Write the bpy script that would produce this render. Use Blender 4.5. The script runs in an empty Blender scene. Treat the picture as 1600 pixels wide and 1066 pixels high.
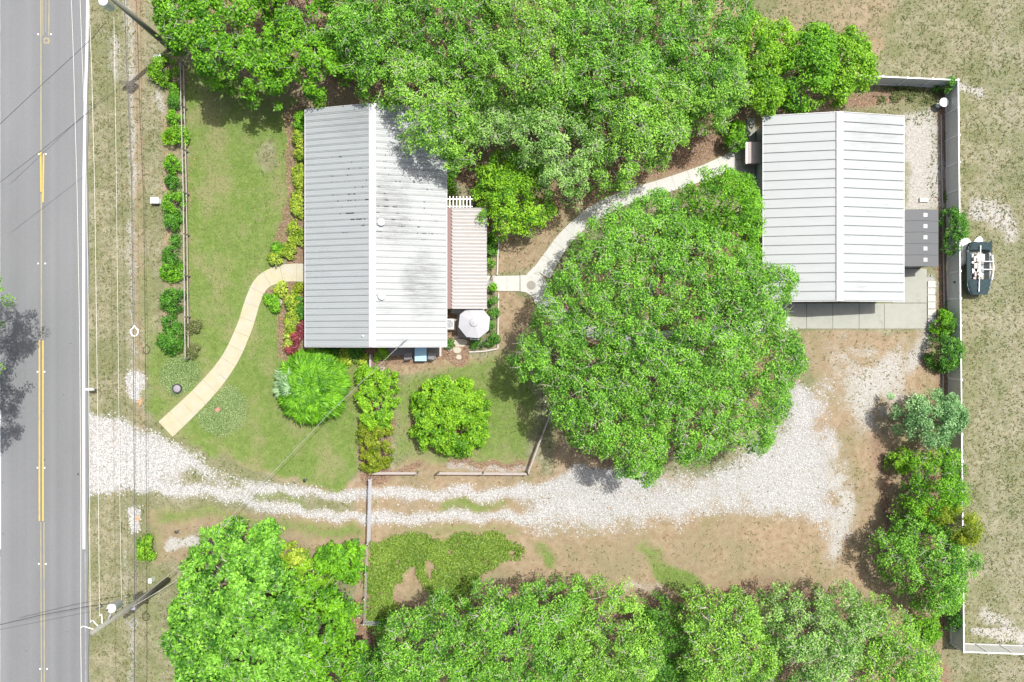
import bpy, math, random
import numpy as np
from mathutils import Vector, noise as mnoise

# ------------------------------------------------------------------ camera, light, exposure
H = 60.0            # drone height in metres
S = 0.055           # metres on the ground for one pixel of the 1600 px wide photograph
SC = bpy.context.scene
COL = SC.collection
cam_d = bpy.data.cameras.new('camera')
cam_d.sensor_width = 36.0
cam_d.lens = 36.0 * H / (1600 * S)
cam_d.clip_end = 3000
cam = bpy.data.objects.new('camera', cam_d)
COL.objects.link(cam)
cam.location = (0, 0, H)
SC.camera = cam

SUN_EL = math.radians(66)
SUN_DIR = Vector((0.76, 0.65, 0)).normalized() * math.cos(SUN_EL) + Vector((0, 0, math.sin(SUN_EL)))
world = bpy.data.worlds.new('World')
SC.world = world
world.use_nodes = True
wn = world.node_tree
sky = wn.nodes.new('ShaderNodeTexSky')
sky.sky_type = 'NISHITA'
sky.sun_disc = False
sky.sun_elevation = SUN_EL
sky.air_density = 0.7
sky.dust_density = 5.0
sky.ozone_density = 1.2
sky.sun_rotation = math.atan2(SUN_DIR.x, SUN_DIR.y)
wn.links.new(sky.outputs[0], wn.nodes['Background'].inputs[0])
wn.nodes['Background'].inputs[1].default_value = 0.125
sun_d = bpy.data.lights.new('sun', 'SUN')
sun_d.energy = 3.8
sun_d.angle = math.radians(0.5)
sun_d.color = (1.0, 0.985, 0.935)
sun = bpy.data.objects.new('sun', sun_d)
COL.objects.link(sun)
sun.location = SUN_DIR * 50
sun.rotation_euler = SUN_DIR.to_track_quat('Z', 'Y').to_euler()
SC.view_settings.view_transform = 'Standard'
SC.view_settings.look = 'None'
SC.view_settings.gamma = 1.0
SC.view_settings.use_curve_mapping = False
SC.view_settings.exposure = 0.82
SC.cycles.max_bounces = 6
SC.cycles.transparent_max_bounces = 4

rng = np.random.default_rng(7)
random.seed(7)
PI = math.pi


def P(px, py, z=0.0):
    k = S * (H - z) / H
    return Vector(((px - 800) * k, (533 - py) * k, z))


# ------------------------------------------------------------------ objects
ORG = {}


def link(o, parent=None):
    COL.objects.link(o)
    if parent is not None:
        o.parent = parent
    return o


def tag(o, label=None, cat=None, group=None, kind=None):
    if label: o['label'] = label
    if cat: o['category'] = cat
    if group: o['group'] = group
    if kind: o['kind'] = kind
    return o


def thing(name, loc, label, cat, group=None, rz=0.0):
    o = bpy.data.objects.new(name, None)
    o.empty_display_size = 0.3
    o.location = loc
    o.rotation_euler = (0, 0, rz)
    link(o)
    ORG[o.name] = Vector(loc)
    return tag(o, label, cat, group)


class MB:
    """collects simple solids (world or local coordinates) for ONE mesh"""
    def __init__(self):
        self.v = []; self.f = []

    def add(self, vs, fs):
        n = len(self.v)
        self.v += [tuple(p) for p in vs]
        self.f += [tuple(i + n for i in f) for f in fs]
        return self

    def box(self, c, s, rz=0.0):
        cx, cy, cz = c; sx, sy, sz = s[0] / 2, s[1] / 2, s[2] / 2
        co, si = math.cos(rz), math.sin(rz)
        vs = []
        for z in (-sz, sz):
            for x, y in ((-sx, -sy), (sx, -sy), (sx, sy), (-sx, sy)):
                vs.append((cx + x * co - y * si, cy + x * si + y * co, cz + z))
        return self.add(vs, [(0, 3, 2, 1), (4, 5, 6, 7), (0, 1, 5, 4), (1, 2, 6, 5), (2, 3, 7, 6), (3, 0, 4, 7)])

    def tube(self, pts, r, n=6, cap=True):
        pts = [Vector(p) for p in pts]
        rs = r if isinstance(r, (list, tuple)) else [r] * len(pts)
        vs = []; fs = []
        for i, p in enumerate(pts):
            d = (pts[min(i + 1, len(pts) - 1)] - pts[max(i - 1, 0)])
            if d.length < 1e-6: d = Vector((0, 0, 1))
            d.normalize()
            a = d.cross(Vector((0, 0, 1)) if abs(d.z) < 0.9 else Vector((1, 0, 0))).normalized()
            b = d.cross(a)
            for k in range(n):
                t = 2 * PI * k / n
                vs.append(p + (a * math.cos(t) + b * math.sin(t)) * rs[i])
        for i in range(len(pts) - 1):
            for k in range(n):
                k2 = (k + 1) % n
                fs.append((i * n + k, i * n + k2, (i + 1) * n + k2, (i + 1) * n + k))
        if cap:
            fs.append(tuple(range(n - 1, -1, -1)))
            fs.append(tuple((len(pts) - 1) * n + k for k in range(n)))
        return self.add(vs, fs)

    def lathe(self, c, prof, n=16):
        """prof: list of (r, z)"""
        vs = []; fs = []
        for r, z in prof:
            for k in range(n):
                t = 2 * PI * k / n
                vs.append((c[0] + r * math.cos(t), c[1] + r * math.sin(t), c[2] + z))
        for i in range(len(prof) - 1):
            for k in range(n):
                k2 = (k + 1) % n
                fs.append((i * n + k, i * n + k2, (i + 1) * n + k2, (i + 1) * n + k))
        fs.append(tuple(range(n - 1, -1, -1)))
        fs.append(tuple((len(prof) - 1) * n + k for k in range(n)))
        return self.add(vs, fs)

    def prism(self, poly, z0, z1):
        n = len(poly)
        a = sum(poly[i][0] * poly[(i + 1) % n][1] - poly[(i + 1) % n][0] * poly[i][1] for i in range(n))
        if a < 0: poly = poly[::-1]
        vs = [(p[0], p[1], z0) for p in poly] + [(p[0], p[1], z1) for p in poly]
        fs = [tuple(range(n - 1, -1, -1)), tuple(range(n, 2 * n))]
        for i in range(n):
            j = (i + 1) % n
            fs.append((i, j, n + j, n + i))
        return self.add(vs, fs)

    def mesh(self, name, mat, off=(0, 0, 0)):
        me = bpy.data.meshes.new(name)
        me.from_pydata([(p[0] - off[0], p[1] - off[1], p[2] - off[2]) for p in self.v], [], self.f)
        me.materials.append(mat)
        return me

    def build(self, name, mat, parent=None, smooth=False):
        off = ORG.get(parent.name, Vector()) if parent is not None else Vector()
        me = self.mesh(name, mat, off)
        if smooth: me.shade_smooth()
        o = bpy.data.objects.new(name, me)
        link(o, parent)
        ORG[o.name] = off.copy()
        return o


def quads_mesh(name, V, mat, nper=4, tint=None):
    """V: (n*nper,3) array, faces of nper corners each"""
    n = len(V) // nper
    me = bpy.data.meshes.new(name)
    me.vertices.add(len(V)); me.vertices.foreach_set('co', np.ascontiguousarray(V, dtype=np.float32).ravel())
    me.loops.add(len(V)); me.loops.foreach_set('vertex_index', np.arange(len(V), dtype=np.int32))
    me.polygons.add(n)
    me.polygons.foreach_set('loop_start', np.arange(0, len(V), nper, dtype=np.int32))
    me.update(calc_edges=True)
    if tint is not None:
        a = me.attributes.new('tint', 'FLOAT', 'FACE')
        a.data.foreach_set('value', np.ascontiguousarray(tint, dtype=np.float32))
    me.materials.append(mat)
    return me


def mesh_obj(name, me, parent=None):
    o = bpy.data.objects.new(name, me)
    link(o, parent)
    ORG[o.name] = ORG[parent.name].copy() if parent is not None else Vector()
    return o


# ------------------------------------------------------------------ materials
def new_mat(name):
    m = bpy.data.materials.new(name)
    m.use_nodes = True
    nt = m.node_tree
    return m, nt, nt.nodes['Principled BSDF']


class NT:
    def __init__(self, nt):
        self.nt = nt

    def n(self, t, **kw):
        x = self.nt.nodes.new(t)
        for k, v in kw.items(): setattr(x, k, v)
        return x

    def l(self, a, b): self.nt.links.new(a, b)

    def noise(self, scale, detail=4, rough=0.6, vec=None, dist=0.0):
        x = self.n('ShaderNodeTexNoise')
        x.inputs['Scale'].default_value = scale
        x.inputs['Detail'].default_value = detail
        x.inputs['Roughness'].default_value = rough
        x.inputs['Distortion'].default_value = dist
        self.l(vec if vec is not None else self.n('ShaderNodeNewGeometry').outputs['Position'], x.inputs['Vector'])
        return x.outputs[0]

    def math(self, op, a, b=None, c=None, clamp=False):
        x = self.n('ShaderNodeMath', operation=op)
        x.use_clamp = clamp
        for i, v in enumerate((a, b, c)):
            if v is None: continue
            if isinstance(v, (int, float)): x.inputs[i].default_value = v
            else: self.l(v, x.inputs[i])
        return x.outputs[0]

    def step(self, v, a, b):
        x = self.n('ShaderNodeMapRange', interpolation_type='SMOOTHSTEP')
        self.l(v, x.inputs[0])
        x.inputs[1].default_value = a; x.inputs[2].default_value = b
        return x.outputs[0]

    def mix(self, f, a, b, mode='MIX'):
        x = self.n('ShaderNodeMix', data_type='RGBA', blend_type=mode)
        for s, v in ((x.inputs[0], f), (x.inputs[6], a), (x.inputs[7], b)):
            if isinstance(v, (int, float)): s.default_value = v
            elif isinstance(v, tuple): s.default_value = (*v[:3], 1)
            else: self.l(v, s)
        return x.outputs[2]

    def pos(self, scale=(1, 1, 1), obj=False):
        g = self.n('ShaderNodeTexCoord').outputs['Object'] if obj else self.n('ShaderNodeNewGeometry').outputs['Position']
        x = self.n('ShaderNodeMapping')
        x.inputs['Scale'].default_value = scale
        self.l(g, x.inputs[0])
        return x.outputs[0]

    def bump(self, h, dist, strength, bsdf):
        x = self.n('ShaderNodeBump')
        x.inputs['Distance'].default_value = dist
        x.inputs['Strength'].default_value = strength
        self.l(h, x.inputs['Height'])
        self.l(x.outputs[0], bsdf.inputs['Normal'])


def plain(name, c, rough=0.6, metal=0.0, var=0.12, scale=3.0, bump=0.0, stretch=(1, 1, 1), dirt=None, dirt_amt=0.0):
    m, nt, b = new_mat(name)
    t = NT(nt)
    p = t.pos(stretch)
    f = t.noise(scale, 5, 0.65, p)
    lo = tuple(x * (1 - var) for x in c); hi = tuple(min(1, x * (1 + var)) for x in c)
    col = t.mix(f, lo, hi)
    if dirt:
        d = t.step(t.noise(scale * 0.35, 6, 0.7, p), 0.62 - dirt_amt, 0.75)
        col = t.mix(d, col, dirt)
    t.l(col, b.inputs['Base Color'])
    b.inputs['Roughness'].default_value = rough
    b.inputs['Metallic'].default_value = metal
    if bump: t.bump(t.noise(scale * 8, 3, 0.6, p), bump, 0.6, b)
    return m


def leaf_mat(name, dark, light, trans=0.36, rough=0.5, sheen=0.3):
    m, nt, b = new_mat(name)
    t = NT(nt)
    a = t.n('ShaderNodeAttribute', attribute_name='tint')
    f = t.math('ADD', a.outputs['Fac'], t.math('MULTIPLY', t.math('SUBTRACT', t.noise(0.35, 3), 0.5), 0.9), clamp=True)
    col = t.mix(f, dark, light)
    t.l(col, b.inputs['Base Color'])
    b.inputs['Roughness'].default_value = rough
    b.inputs['Specular IOR Level'].default_value = sheen
    tr = t.n('ShaderNodeBsdfTranslucent')
    t.l(t.mix(0.5, col, (0.12, 0.38, 0.02)), tr.inputs[0])
    mx = t.n('ShaderNodeMixShader')
    mx.inputs[0].default_value = trans
    t.l(b.outputs[0], mx.inputs[1]); t.l(tr.outputs[0], mx.inputs[2])
    t.l(mx.outputs[0], nt.nodes['Material Output'].inputs[0])
    return m


M = {}
M['oak'] = leaf_mat('oak_leaves', (0.024, 0.11, 0.008), (0.26, 0.56, 0.055))
M['oak_warm'] = leaf_mat('warm_oak_leaves', (0.035, 0.135, 0.008), (0.34, 0.63, 0.075))
M['oak_grey'] = leaf_mat('grey_oak_leaves', (0.045, 0.14, 0.014), (0.37, 0.62, 0.15))
M['bright'] = leaf_mat('bright_leaves', (0.035, 0.14, 0.006), (0.21, 0.48, 0.02))
M['lime'] = leaf_mat('lime_leaves', (0.05, 0.17, 0.006), (0.29, 0.54, 0.025))
M['sheen_blade'] = leaf_mat('sheen_blades', (0.10, 0.22, 0.08), (0.36, 0.52, 0.27))  # pale leaf colour paints the sheen on the left blades
M['deep'] = leaf_mat('deep_leaves', (0.018, 0.075, 0.006), (0.12, 0.32, 0.03))
M['blue'] = leaf_mat('bluish_leaves', (0.05, 0.15, 0.04), (0.34, 0.56, 0.24))
M['yellow'] = leaf_mat('yellow_leaves', (0.10, 0.19, 0.01), (0.46, 0.56, 0.06))
M['olive'] = leaf_mat('olive_leaves', (0.08, 0.13, 0.006), (0.30, 0.36, 0.02))
M['red'] = leaf_mat('red_leaves', (0.07, 0.015, 0.02), (0.30, 0.06, 0.07), trans=0.2)
M['cover'] = leaf_mat('ground_cover_leaves', (0.06, 0.13, 0.012), (0.24, 0.34, 0.05))
M['pale_cover'] = leaf_mat('pale_cover_leaves', (0.09, 0.17, 0.04), (0.38, 0.46, 0.22))
M['weed'] = leaf_mat('weed_leaves', (0.07, 0.09, 0.028), (0.16, 0.175, 0.07), trans=0.2, sheen=.1)
M['lawn_blade'] = leaf_mat('lawn_blades', (0.07, 0.12, 0.02), (0.20, 0.26, 0.07), trans=0.25, sheen=.1)
M['litter'] = leaf_mat('dead_leaves', (0.08, 0.03, 0.014), (0.34, 0.19, 0.10), trans=0.0)
M['bark'] = plain('oak_bark', (0.20, 0.17, 0.14), 0.9, var=0.35, scale=5, bump=0.03)
M['twig'] = plain('pale_twig_bark', (0.34, 0.32, 0.27), 0.9, var=0.25, scale=2)
M['white'] = plain('white_vinyl', (0.62, 0.62, 0.60), 0.45, var=0.05)
M['fence_face'] = plain('shade_toned_vinyl_boards', (0.50, 0.50, 0.46), 0.55, var=0.08, scale=1.2, dirt=(0.33, 0.34, 0.27), dirt_amt=0.05)  # shade of the inner fence face is put into this grey-beige base
M['wall'] = plain('house_siding', (0.45, 0.43, 0.38), 0.7, var=0.06)
M['gwall'] = plain('garage_metal_siding', (0.34, 0.37, 0.38), 0.5, var=0.05)
M['glass'] = plain('window_glass', (0.03, 0.04, 0.05), 0.08, var=0.05)
M['wood'] = plain('weathered_grey_wood', (0.33, 0.29, 0.27), 0.85, var=0.3, scale=6, stretch=(1, 1, 1))
M['pole'] = plain('utility_pole_wood', (0.19, 0.19, 0.155), 0.85, var=0.3, scale=8, bump=0.01)
M['metal'] = plain('galvanised_metal', (0.45, 0.46, 0.47), 0.4, 0.6, var=0.1)
M['whitemetal'] = plain('white_painted_metal', (0.72, 0.72, 0.72), 0.35, var=0.05)
M['wire_light'] = plain('bare_aluminium_wire', (0.50, 0.49, 0.44), 0.5, 0.0, var=0.05)
M['wire_dark'] = plain('black_cable_sheath', (0.05, 0.05, 0.05), 0.6, var=0.2)
M['dark'] = plain('dark_plastic', (0.03, 0.032, 0.035), 0.5, var=0.2)
M['concrete'] = plain('pale_concrete', (0.35, 0.345, 0.32), 0.85, var=0.14, scale=2.2, bump=0.004, dirt=(0.20, 0.20, 0.175), dirt_amt=0.06)
M['apron'] = plain('garage_apron_concrete', (0.235, 0.24, 0.205), 0.85, var=0.16, scale=1.6, bump=0.004, dirt=(0.15, 0.155, 0.13), dirt_amt=0.08)
M['walk'] = plain('buff_painted_walk', (0.315, 0.282, 0.180), 0.8, var=0.22, scale=1.6, bump=0.003, dirt=(0.31, 0.30, 0.25), dirt_amt=0.25)
M['brown'] = plain('brown_painted_beam', (0.17, 0.105, 0.095), 0.7, var=0.12)
M['umbrella'] = plain('umbrella_canvas', (0.33, 0.33, 0.34), 0.8, var=0.05)
M['bluecloth'] = plain('pale_blue_tabletop', (0.25, 0.42, 0.52), 0.5, var=0.05)
M['stone'] = plain('garden_stone', (0.33, 0.30, 0.24), 0.9, var=0.2, scale=6, bump=0.01)
M['tarp'] = plain('teal_boat_tarp', (0.009, 0.027, 0.031), 0.8, var=0.35, scale=4, bump=0.03)
M['pink'] = plain('pinkish_shingle_top', (0.30, 0.26, 0.25), 0.85, var=0.12, scale=12, bump=0.01)
M['shedroof'] = plain('grey_shed_roof', (0.078, 0.082, 0.084), 0.7, var=0.08, scale=2)
M['shedwall'] = plain('grey_shed_wall', (0.16, 0.16, 0.16), 0.7)
M['skylight'] = plain('shed_skylight', (0.27, 0.275, 0.28), 0.3)
M['yellow_paint'] = plain('worn_yellow_paint', (0.42, 0.30, 0.05), 0.7, var=0.2, scale=3, dirt=(0.19, 0.17, 0.11), dirt_amt=0.10)
M['faded_yellow'] = plain('faded_yellow_paint', (0.25, 0.215, 0.12), 0.8, var=0.12, scale=2, dirt=(0.165, 0.162, 0.15), dirt_amt=0.22)
M['white_paint'] = plain('road_white_paint', (0.42, 0.42, 0.42), 0.6, var=0.08, scale=3)
M['faded_white'] = plain('faded_white_paint', (0.20, 0.20, 0.20), 0.8, var=0.2, scale=3, dirt=(0.14, 0.14, 0.14), dirt_amt=0.25)
M['pebble'] = plain('white_limestone_chips', (0.40, 0.395, 0.385), 0.9, var=0.3, scale=9)
M['orange'] = plain('orange_marking', (0.5, 0.22, 0.1), 0.8)
M['weed_dry'] = leaf_mat('dry_grass_tufts', (0.10, 0.085, 0.03), (0.26, 0.22, 0.10), trans=0.1)

# --- asphalt
m, nt, b = new_mat('asphalt'); t = NT(nt)
fine = t.noise(22, 3, 0.8)
lane = t.noise(0.55, 3, 0.5, t.pos((1.6, 0.012, 1)))
patch = t.noise(0.16, 4, 0.6, t.pos((1, 0.4, 1)))
v = t.math('ADD', t.math('MULTIPLY', fine, 0.8), t.math('ADD', t.math('MULTIPLY', lane, 0.45), t.math('MULTIPLY', patch, 0.3)))
col = t.mix(t.step(v, 0.35, 1.2), (0.092, 0.095, 0.097), (0.178, 0.182, 0.185))
speck = t.step(t.noise(34, 1, 0.5), 0.70, 0.76)
col = t.mix(speck, col, (0.30, 0.30, 0.29))
spots = t.step(t.noise(3.1, 1, 0.3), 0.80, 0.83)
col = t.mix(spots, col, (0.04, 0.04, 0.04))
t.l(col, b.inputs['Base Color']); b.inputs['Roughness'].default_value = 0.9
b.inputs['Specular IOR Level'].default_value = 0.25
t.bump(fine, 0.01, 0.5, b)
M['asphalt'] = m

# --- ground: five surfaces mixed by painted masks (what grows or lies where)
m, nt, b = new_mat('ground_surfaces'); t = NT(nt)
A = t.n('ShaderNodeAttribute', attribute_name='wa'); B = t.n('ShaderNodeAttribute', attribute_name='wb')
sa = t.n('ShaderNodeSeparateColor'); t.l(A.outputs['Color'], sa.inputs[0])
sb = t.n('ShaderNodeSeparateColor'); t.l(B.outputs['Color'], sb.inputs[0])
w_lawn, w_soil, w_gravel = sa.outputs
w_litter, w_sand, w_fade = sb.outputs
n_f = t.noise(9, 5, 0.75)          # 10 cm
n_m = t.noise(1.7, 5, 0.65)        # half metre
n_l = t.noise(0.33, 4, 0.55)       # metres
n_x = t.noise(13, 2, 0.7)
n_g = t.noise(5.2, 3, 0.6)
# dry verge grass
dry = t.mix(t.step(n_m, 0.35, 0.65), (0.163, 0.150, 0.094), (0.232, 0.215, 0.145))
dry = t.mix(t.math('MULTIPLY', t.step(n_l, 0.38, 0.62), 0.8), dry, (0.125, 0.135, 0.062))
dry = t.mix(t.math('MULTIPLY', t.step(n_g, 0.54, 0.66), 0.75), dry, (0.085, 0.10, 0.042))
dry = t.mix(t.math('MULTIPLY', t.step(n_f, 0.62, 0.72), 0.6), dry, (0.34, 0.31, 0.25))
# soil and dead turf
soil = t.mix(t.step(n_m, 0.3, 0.7), (0.195, 0.140, 0.086), (0.262, 0.203, 0.136))
soil = t.mix(t.math('MULTIPLY', t.step(n_l, 0.45, 0.7), 0.55), soil, (0.165, 0.155, 0.080))
soil = t.mix(t.math('MULTIPLY', t.step(t.noise(0.14, 3, .6), 0.45, 0.62), 0.45), soil, (0.165, 0.148, 0.088))
soil = t.mix(t.math('MULTIPLY', t.step(n_f, 0.6, 0.75), 0.45), soil, (0.34, 0.27, 0.20))
soil = t.mix(t.math('MULTIPLY', t.step(t.noise(6.1, 3), 0.62, 0.70), 0.5), soil, (0.10, 0.075, 0.045))
# lawn
lawn = t.mix(t.step(n_m, 0.35, 0.7), (0.092, 0.142, 0.030), (0.135, 0.182, 0.050))
lawn = t.mix(t.math('MULTIPLY', t.step(n_l, 0.44, 0.70), 0.75), lawn, (0.195, 0.175, 0.092))
lawn = t.mix(t.math('MULTIPLY', t.step(n_f, 0.5, 0.75), 0.5), lawn, (0.20, 0.23, 0.11))
lawn = t.mix(t.math('MULTIPLY', t.step(t.noise(5, 3), 0.6, 0.72), 0.45), lawn, (0.055, 0.085, 0.022))
lawn = t.mix(t.math('MULTIPLY', t.step(t.noise(0.9, 5, .7), 0.54, 0.68), 0.5), lawn, (0.17, 0.165, 0.085))
# leaf litter / mulch
lit = t.mix(t.step(n_f, 0.35, 0.65), (0.085, 0.053, 0.034), (0.235, 0.165, 0.115))
lit = t.mix(t.math('MULTIPLY', t.step(n_x, 0.55, 0.7), 0.5), lit, (0.33, 0.24, 0.18))
# pale sand
sand = t.mix(t.step(n_f, 0.3, 0.7), (0.23, 0.215, 0.19), (0.37, 0.36, 0.335))
sand = t.mix(t.math('MULTIPLY', t.step(n_g, 0.55, 0.68), 0.6), sand, (0.15, 0.145, 0.09))
# gravel
grav = t.mix(t.step(n_x, 0.30, 0.66), (0.20, 0.197, 0.185), (0.375, 0.37, 0.36))
vor = t.n('ShaderNodeTexVoronoi'); vor.inputs['Scale'].default_value = 7.0; vor.inputs['Randomness'].default_value = 1.0; t.l(t.pos(), vor.inputs['Vector'])
grav = t.mix(t.math('MULTIPLY', t.step(vor.outputs[0], 0.35, 0.6), 0.5), grav, (0.20, 0.185, 0.16))
grav = t.mix(t.math('MULTIPLY', t.step(n_l, 0.5, 0.7), 0.45), grav, (0.25, 0.23, 0.20))
grav = t.mix(t.math('MULTIPLY', t.step(t.noise(3.3, 3, 0.6), 0.64, 0.70), 0.7), grav, (0.13, 0.125, 0.08))


def fac(w, nz, amp, soft):
    return t.step(t.math('ADD', w, t.math('MULTIPLY', t.math('SUBTRACT', nz, 0.5), amp)), 0.5 - soft, 0.5 + soft)


mixn = t.math('ADD', t.math('MULTIPLY', n_m, 0.6), t.math('MULTIPLY', n_f, 0.4))
col = t.mix(fac(w_soil, mixn, 0.9, 0.22), dry, soil)
col = t.mix(fac(w_lawn, mixn, 1.1, 0.30), col, lawn)
col = t.mix(fac(w_litter, mixn, 1.3, 0.16), col, lit)
col = t.mix(fac(w_sand, t.math('ADD', t.math('MULTIPLY', t.noise(2.6, 6, 0.8), .4), t.math('MULTIPLY', t.noise(13, 3, 0.8), .6)), 1.7, 0.14), col, sand)
col = t.mix(fac(w_gravel, t.math('ADD', t.math('MULTIPLY', t.noise(1.6, 5, 0.8), .35), t.math('MULTIPLY', t.noise(11, 3, 0.85), .65)), 2.6, 0.14), col, grav)
t.l(col, b.inputs['Base Color']); b.inputs['Roughness'].default_value = 0.95
b.inputs['Specular IOR Level'].default_value = 0.1
t.bump(t.math('ADD', n_f, n_x), 0.05, 0.8, b)
M['ground'] = m


# --- metal roofs: streaks run down the slope (x), seams every pitch along y
def roof_mat(name, base, pitch, y0, soot, metal, rough, dash, patches, seam=0.6, wide=1.2):
    m, nt, b = new_mat(name); t = NT(nt)
    pos = t.n('ShaderNodeNewGeometry').outputs['Position']
    sp = t.n('ShaderNodeSeparateXYZ'); t.l(pos, sp.inputs[0])
    f = t.noise(1.1, 5, 0.6, t.pos((0.35, 2.2, 1)))
    col = t.mix(f, tuple(c * 0.90 for c in base), tuple(min(1, c * 1.07) for c in base))
    # grime streaks running along the slope, heavier in patches
    st = t.math('MULTIPLY', t.step(t.noise(1.0, 6, 0.75, t.pos((0.5, 7.0, 1))), 0.50, 0.72), t.step(t.noise(0.22, 3, 0.5), 0.48, 0.68))
    col = t.mix(t.math('MULTIPLY', st, soot), col, tuple(c * 0.45 for c in base))
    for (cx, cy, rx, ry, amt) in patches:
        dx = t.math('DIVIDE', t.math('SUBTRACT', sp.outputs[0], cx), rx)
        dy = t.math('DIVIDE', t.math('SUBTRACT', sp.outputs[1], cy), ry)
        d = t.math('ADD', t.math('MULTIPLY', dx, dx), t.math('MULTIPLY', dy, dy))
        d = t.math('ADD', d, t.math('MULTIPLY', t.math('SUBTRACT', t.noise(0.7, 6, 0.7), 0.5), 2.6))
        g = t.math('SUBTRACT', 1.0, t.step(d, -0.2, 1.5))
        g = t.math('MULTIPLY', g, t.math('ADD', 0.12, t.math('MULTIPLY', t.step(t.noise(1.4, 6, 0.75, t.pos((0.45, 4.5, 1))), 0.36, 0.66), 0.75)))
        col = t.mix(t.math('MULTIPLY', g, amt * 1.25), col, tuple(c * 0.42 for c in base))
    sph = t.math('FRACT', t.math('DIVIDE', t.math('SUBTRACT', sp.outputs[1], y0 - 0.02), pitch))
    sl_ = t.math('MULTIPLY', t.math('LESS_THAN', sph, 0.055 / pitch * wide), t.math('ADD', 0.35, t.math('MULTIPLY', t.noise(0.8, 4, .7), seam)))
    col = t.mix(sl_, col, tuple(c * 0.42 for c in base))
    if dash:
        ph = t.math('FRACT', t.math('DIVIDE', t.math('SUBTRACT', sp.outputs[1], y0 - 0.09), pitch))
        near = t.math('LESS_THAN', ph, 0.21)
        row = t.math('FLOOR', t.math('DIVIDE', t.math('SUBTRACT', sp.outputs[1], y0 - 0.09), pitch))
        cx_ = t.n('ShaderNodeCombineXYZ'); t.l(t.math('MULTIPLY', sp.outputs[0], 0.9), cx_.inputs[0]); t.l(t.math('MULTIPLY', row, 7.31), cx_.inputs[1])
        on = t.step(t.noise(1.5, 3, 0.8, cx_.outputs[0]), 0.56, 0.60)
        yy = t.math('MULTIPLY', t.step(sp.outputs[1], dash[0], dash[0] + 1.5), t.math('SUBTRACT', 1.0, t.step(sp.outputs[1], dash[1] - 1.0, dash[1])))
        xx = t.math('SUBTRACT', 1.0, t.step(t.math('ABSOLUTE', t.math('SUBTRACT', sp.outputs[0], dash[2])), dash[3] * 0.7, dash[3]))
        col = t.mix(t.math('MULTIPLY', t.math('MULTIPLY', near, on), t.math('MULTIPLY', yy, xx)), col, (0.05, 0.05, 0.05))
    t.l(col, b.inputs['Base Color'])
    b.inputs['Metallic'].default_value = metal
    b.inputs['Roughness'].default_value = rough
    b.inputs['Specular IOR Level'].default_value = 0.25
    return m


# ------------------------------------------------------------------ 2-D fields in photo pixels on the ground
def sdf(X, Y, poly):
    """signed distance (positive inside) of points to a polygon"""
    poly = np.asarray(poly, float)
    d = np.full(X.shape, 1e9); ins = np.zeros(X.shape, bool)
    n = len(poly)
    for i in range(n):
        ax, ay = poly[i]; bx, by = poly[(i + 1) % n]
        ex, ey = bx - ax, by - ay
        tt = np.clip(((X - ax) * ex + (Y - ay) * ey) / (ex * ex + ey * ey + 1e-9), 0, 1)
        d = np.minimum(d, np.hypot(X - ax - tt * ex, Y - ay - tt * ey))
        c = ((ay > Y) != (by > Y))
        with np.errstate(divide='ignore', invalid='ignore'):
            xi = (bx - ax) * (Y - ay) / (by - ay + 1e-12) + ax
        ins ^= c & (X < xi)
    return np.where(ins, d, -d)


def sline(X, Y, pts, w):
    """positive within half width w (list or number) of a polyline"""
    d = np.full(X.shape, -1e9)
    ws = w if isinstance(w, (list, tuple)) else [w] * len(pts)
    for i in range(len(pts) - 1):
        (ax, ay), (bx, by) = pts[i], pts[i + 1]
        ex, ey = bx - ax, by - ay
        tt = np.clip(((X - ax) * ex + (Y - ay) * ey) / (ex * ex + ey * ey + 1e-9), 0, 1)
        d = np.maximum(d, ws[i] + (ws[i + 1] - ws[i]) * tt - np.hypot(X - ax - tt * ex, Y - ay - tt * ey))
    return d


def soft(d, f):
    return np.clip(0.5 + d / (2 * f), 0, 1)


def vnoise(X, Y, sc, seed=0):
    """cheap smooth value noise"""
    r = np.random.default_rng(seed).random((256, 256))
    x = X / sc; y = Y / sc
    xi = np.floor(x).astype(int); yi = np.floor(y).astype(int)
    fx = x - xi; fy = y - yi
    fx = fx * fx * (3 - 2 * fx); fy = fy * fy * (3 - 2 * fy)
    g = lambda a, b_: r[a % 256, b_ % 256]
    return (g(xi, yi) * (1 - fx) + g(xi + 1, yi) * fx) * (1 - fy) + (g(xi, yi + 1) * (1 - fx) + g(xi + 1, yi + 1) * fx) * fy


STEP = 5
gx = np.arange(-200, 1801, STEP); gy = np.arange(-160, 1231, STEP)
GX, GY = np.meshgrid(gx.astype(float), gy.astype(float))
WX = GX + 14 * (vnoise(GX, GY, 22, 1) - 0.5); WY = GY + 14 * (vnoise(GX, GY, 22, 2) - 0.5)


def area(shape, soft_px, amt=1.0):
    return soft(sdf(WX, WY, shape), soft_px) * amt


def strip(pts, w, soft_px, amt=1.0):
    return soft(sline(WX, WY, pts, w), soft_px) * amt


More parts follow.
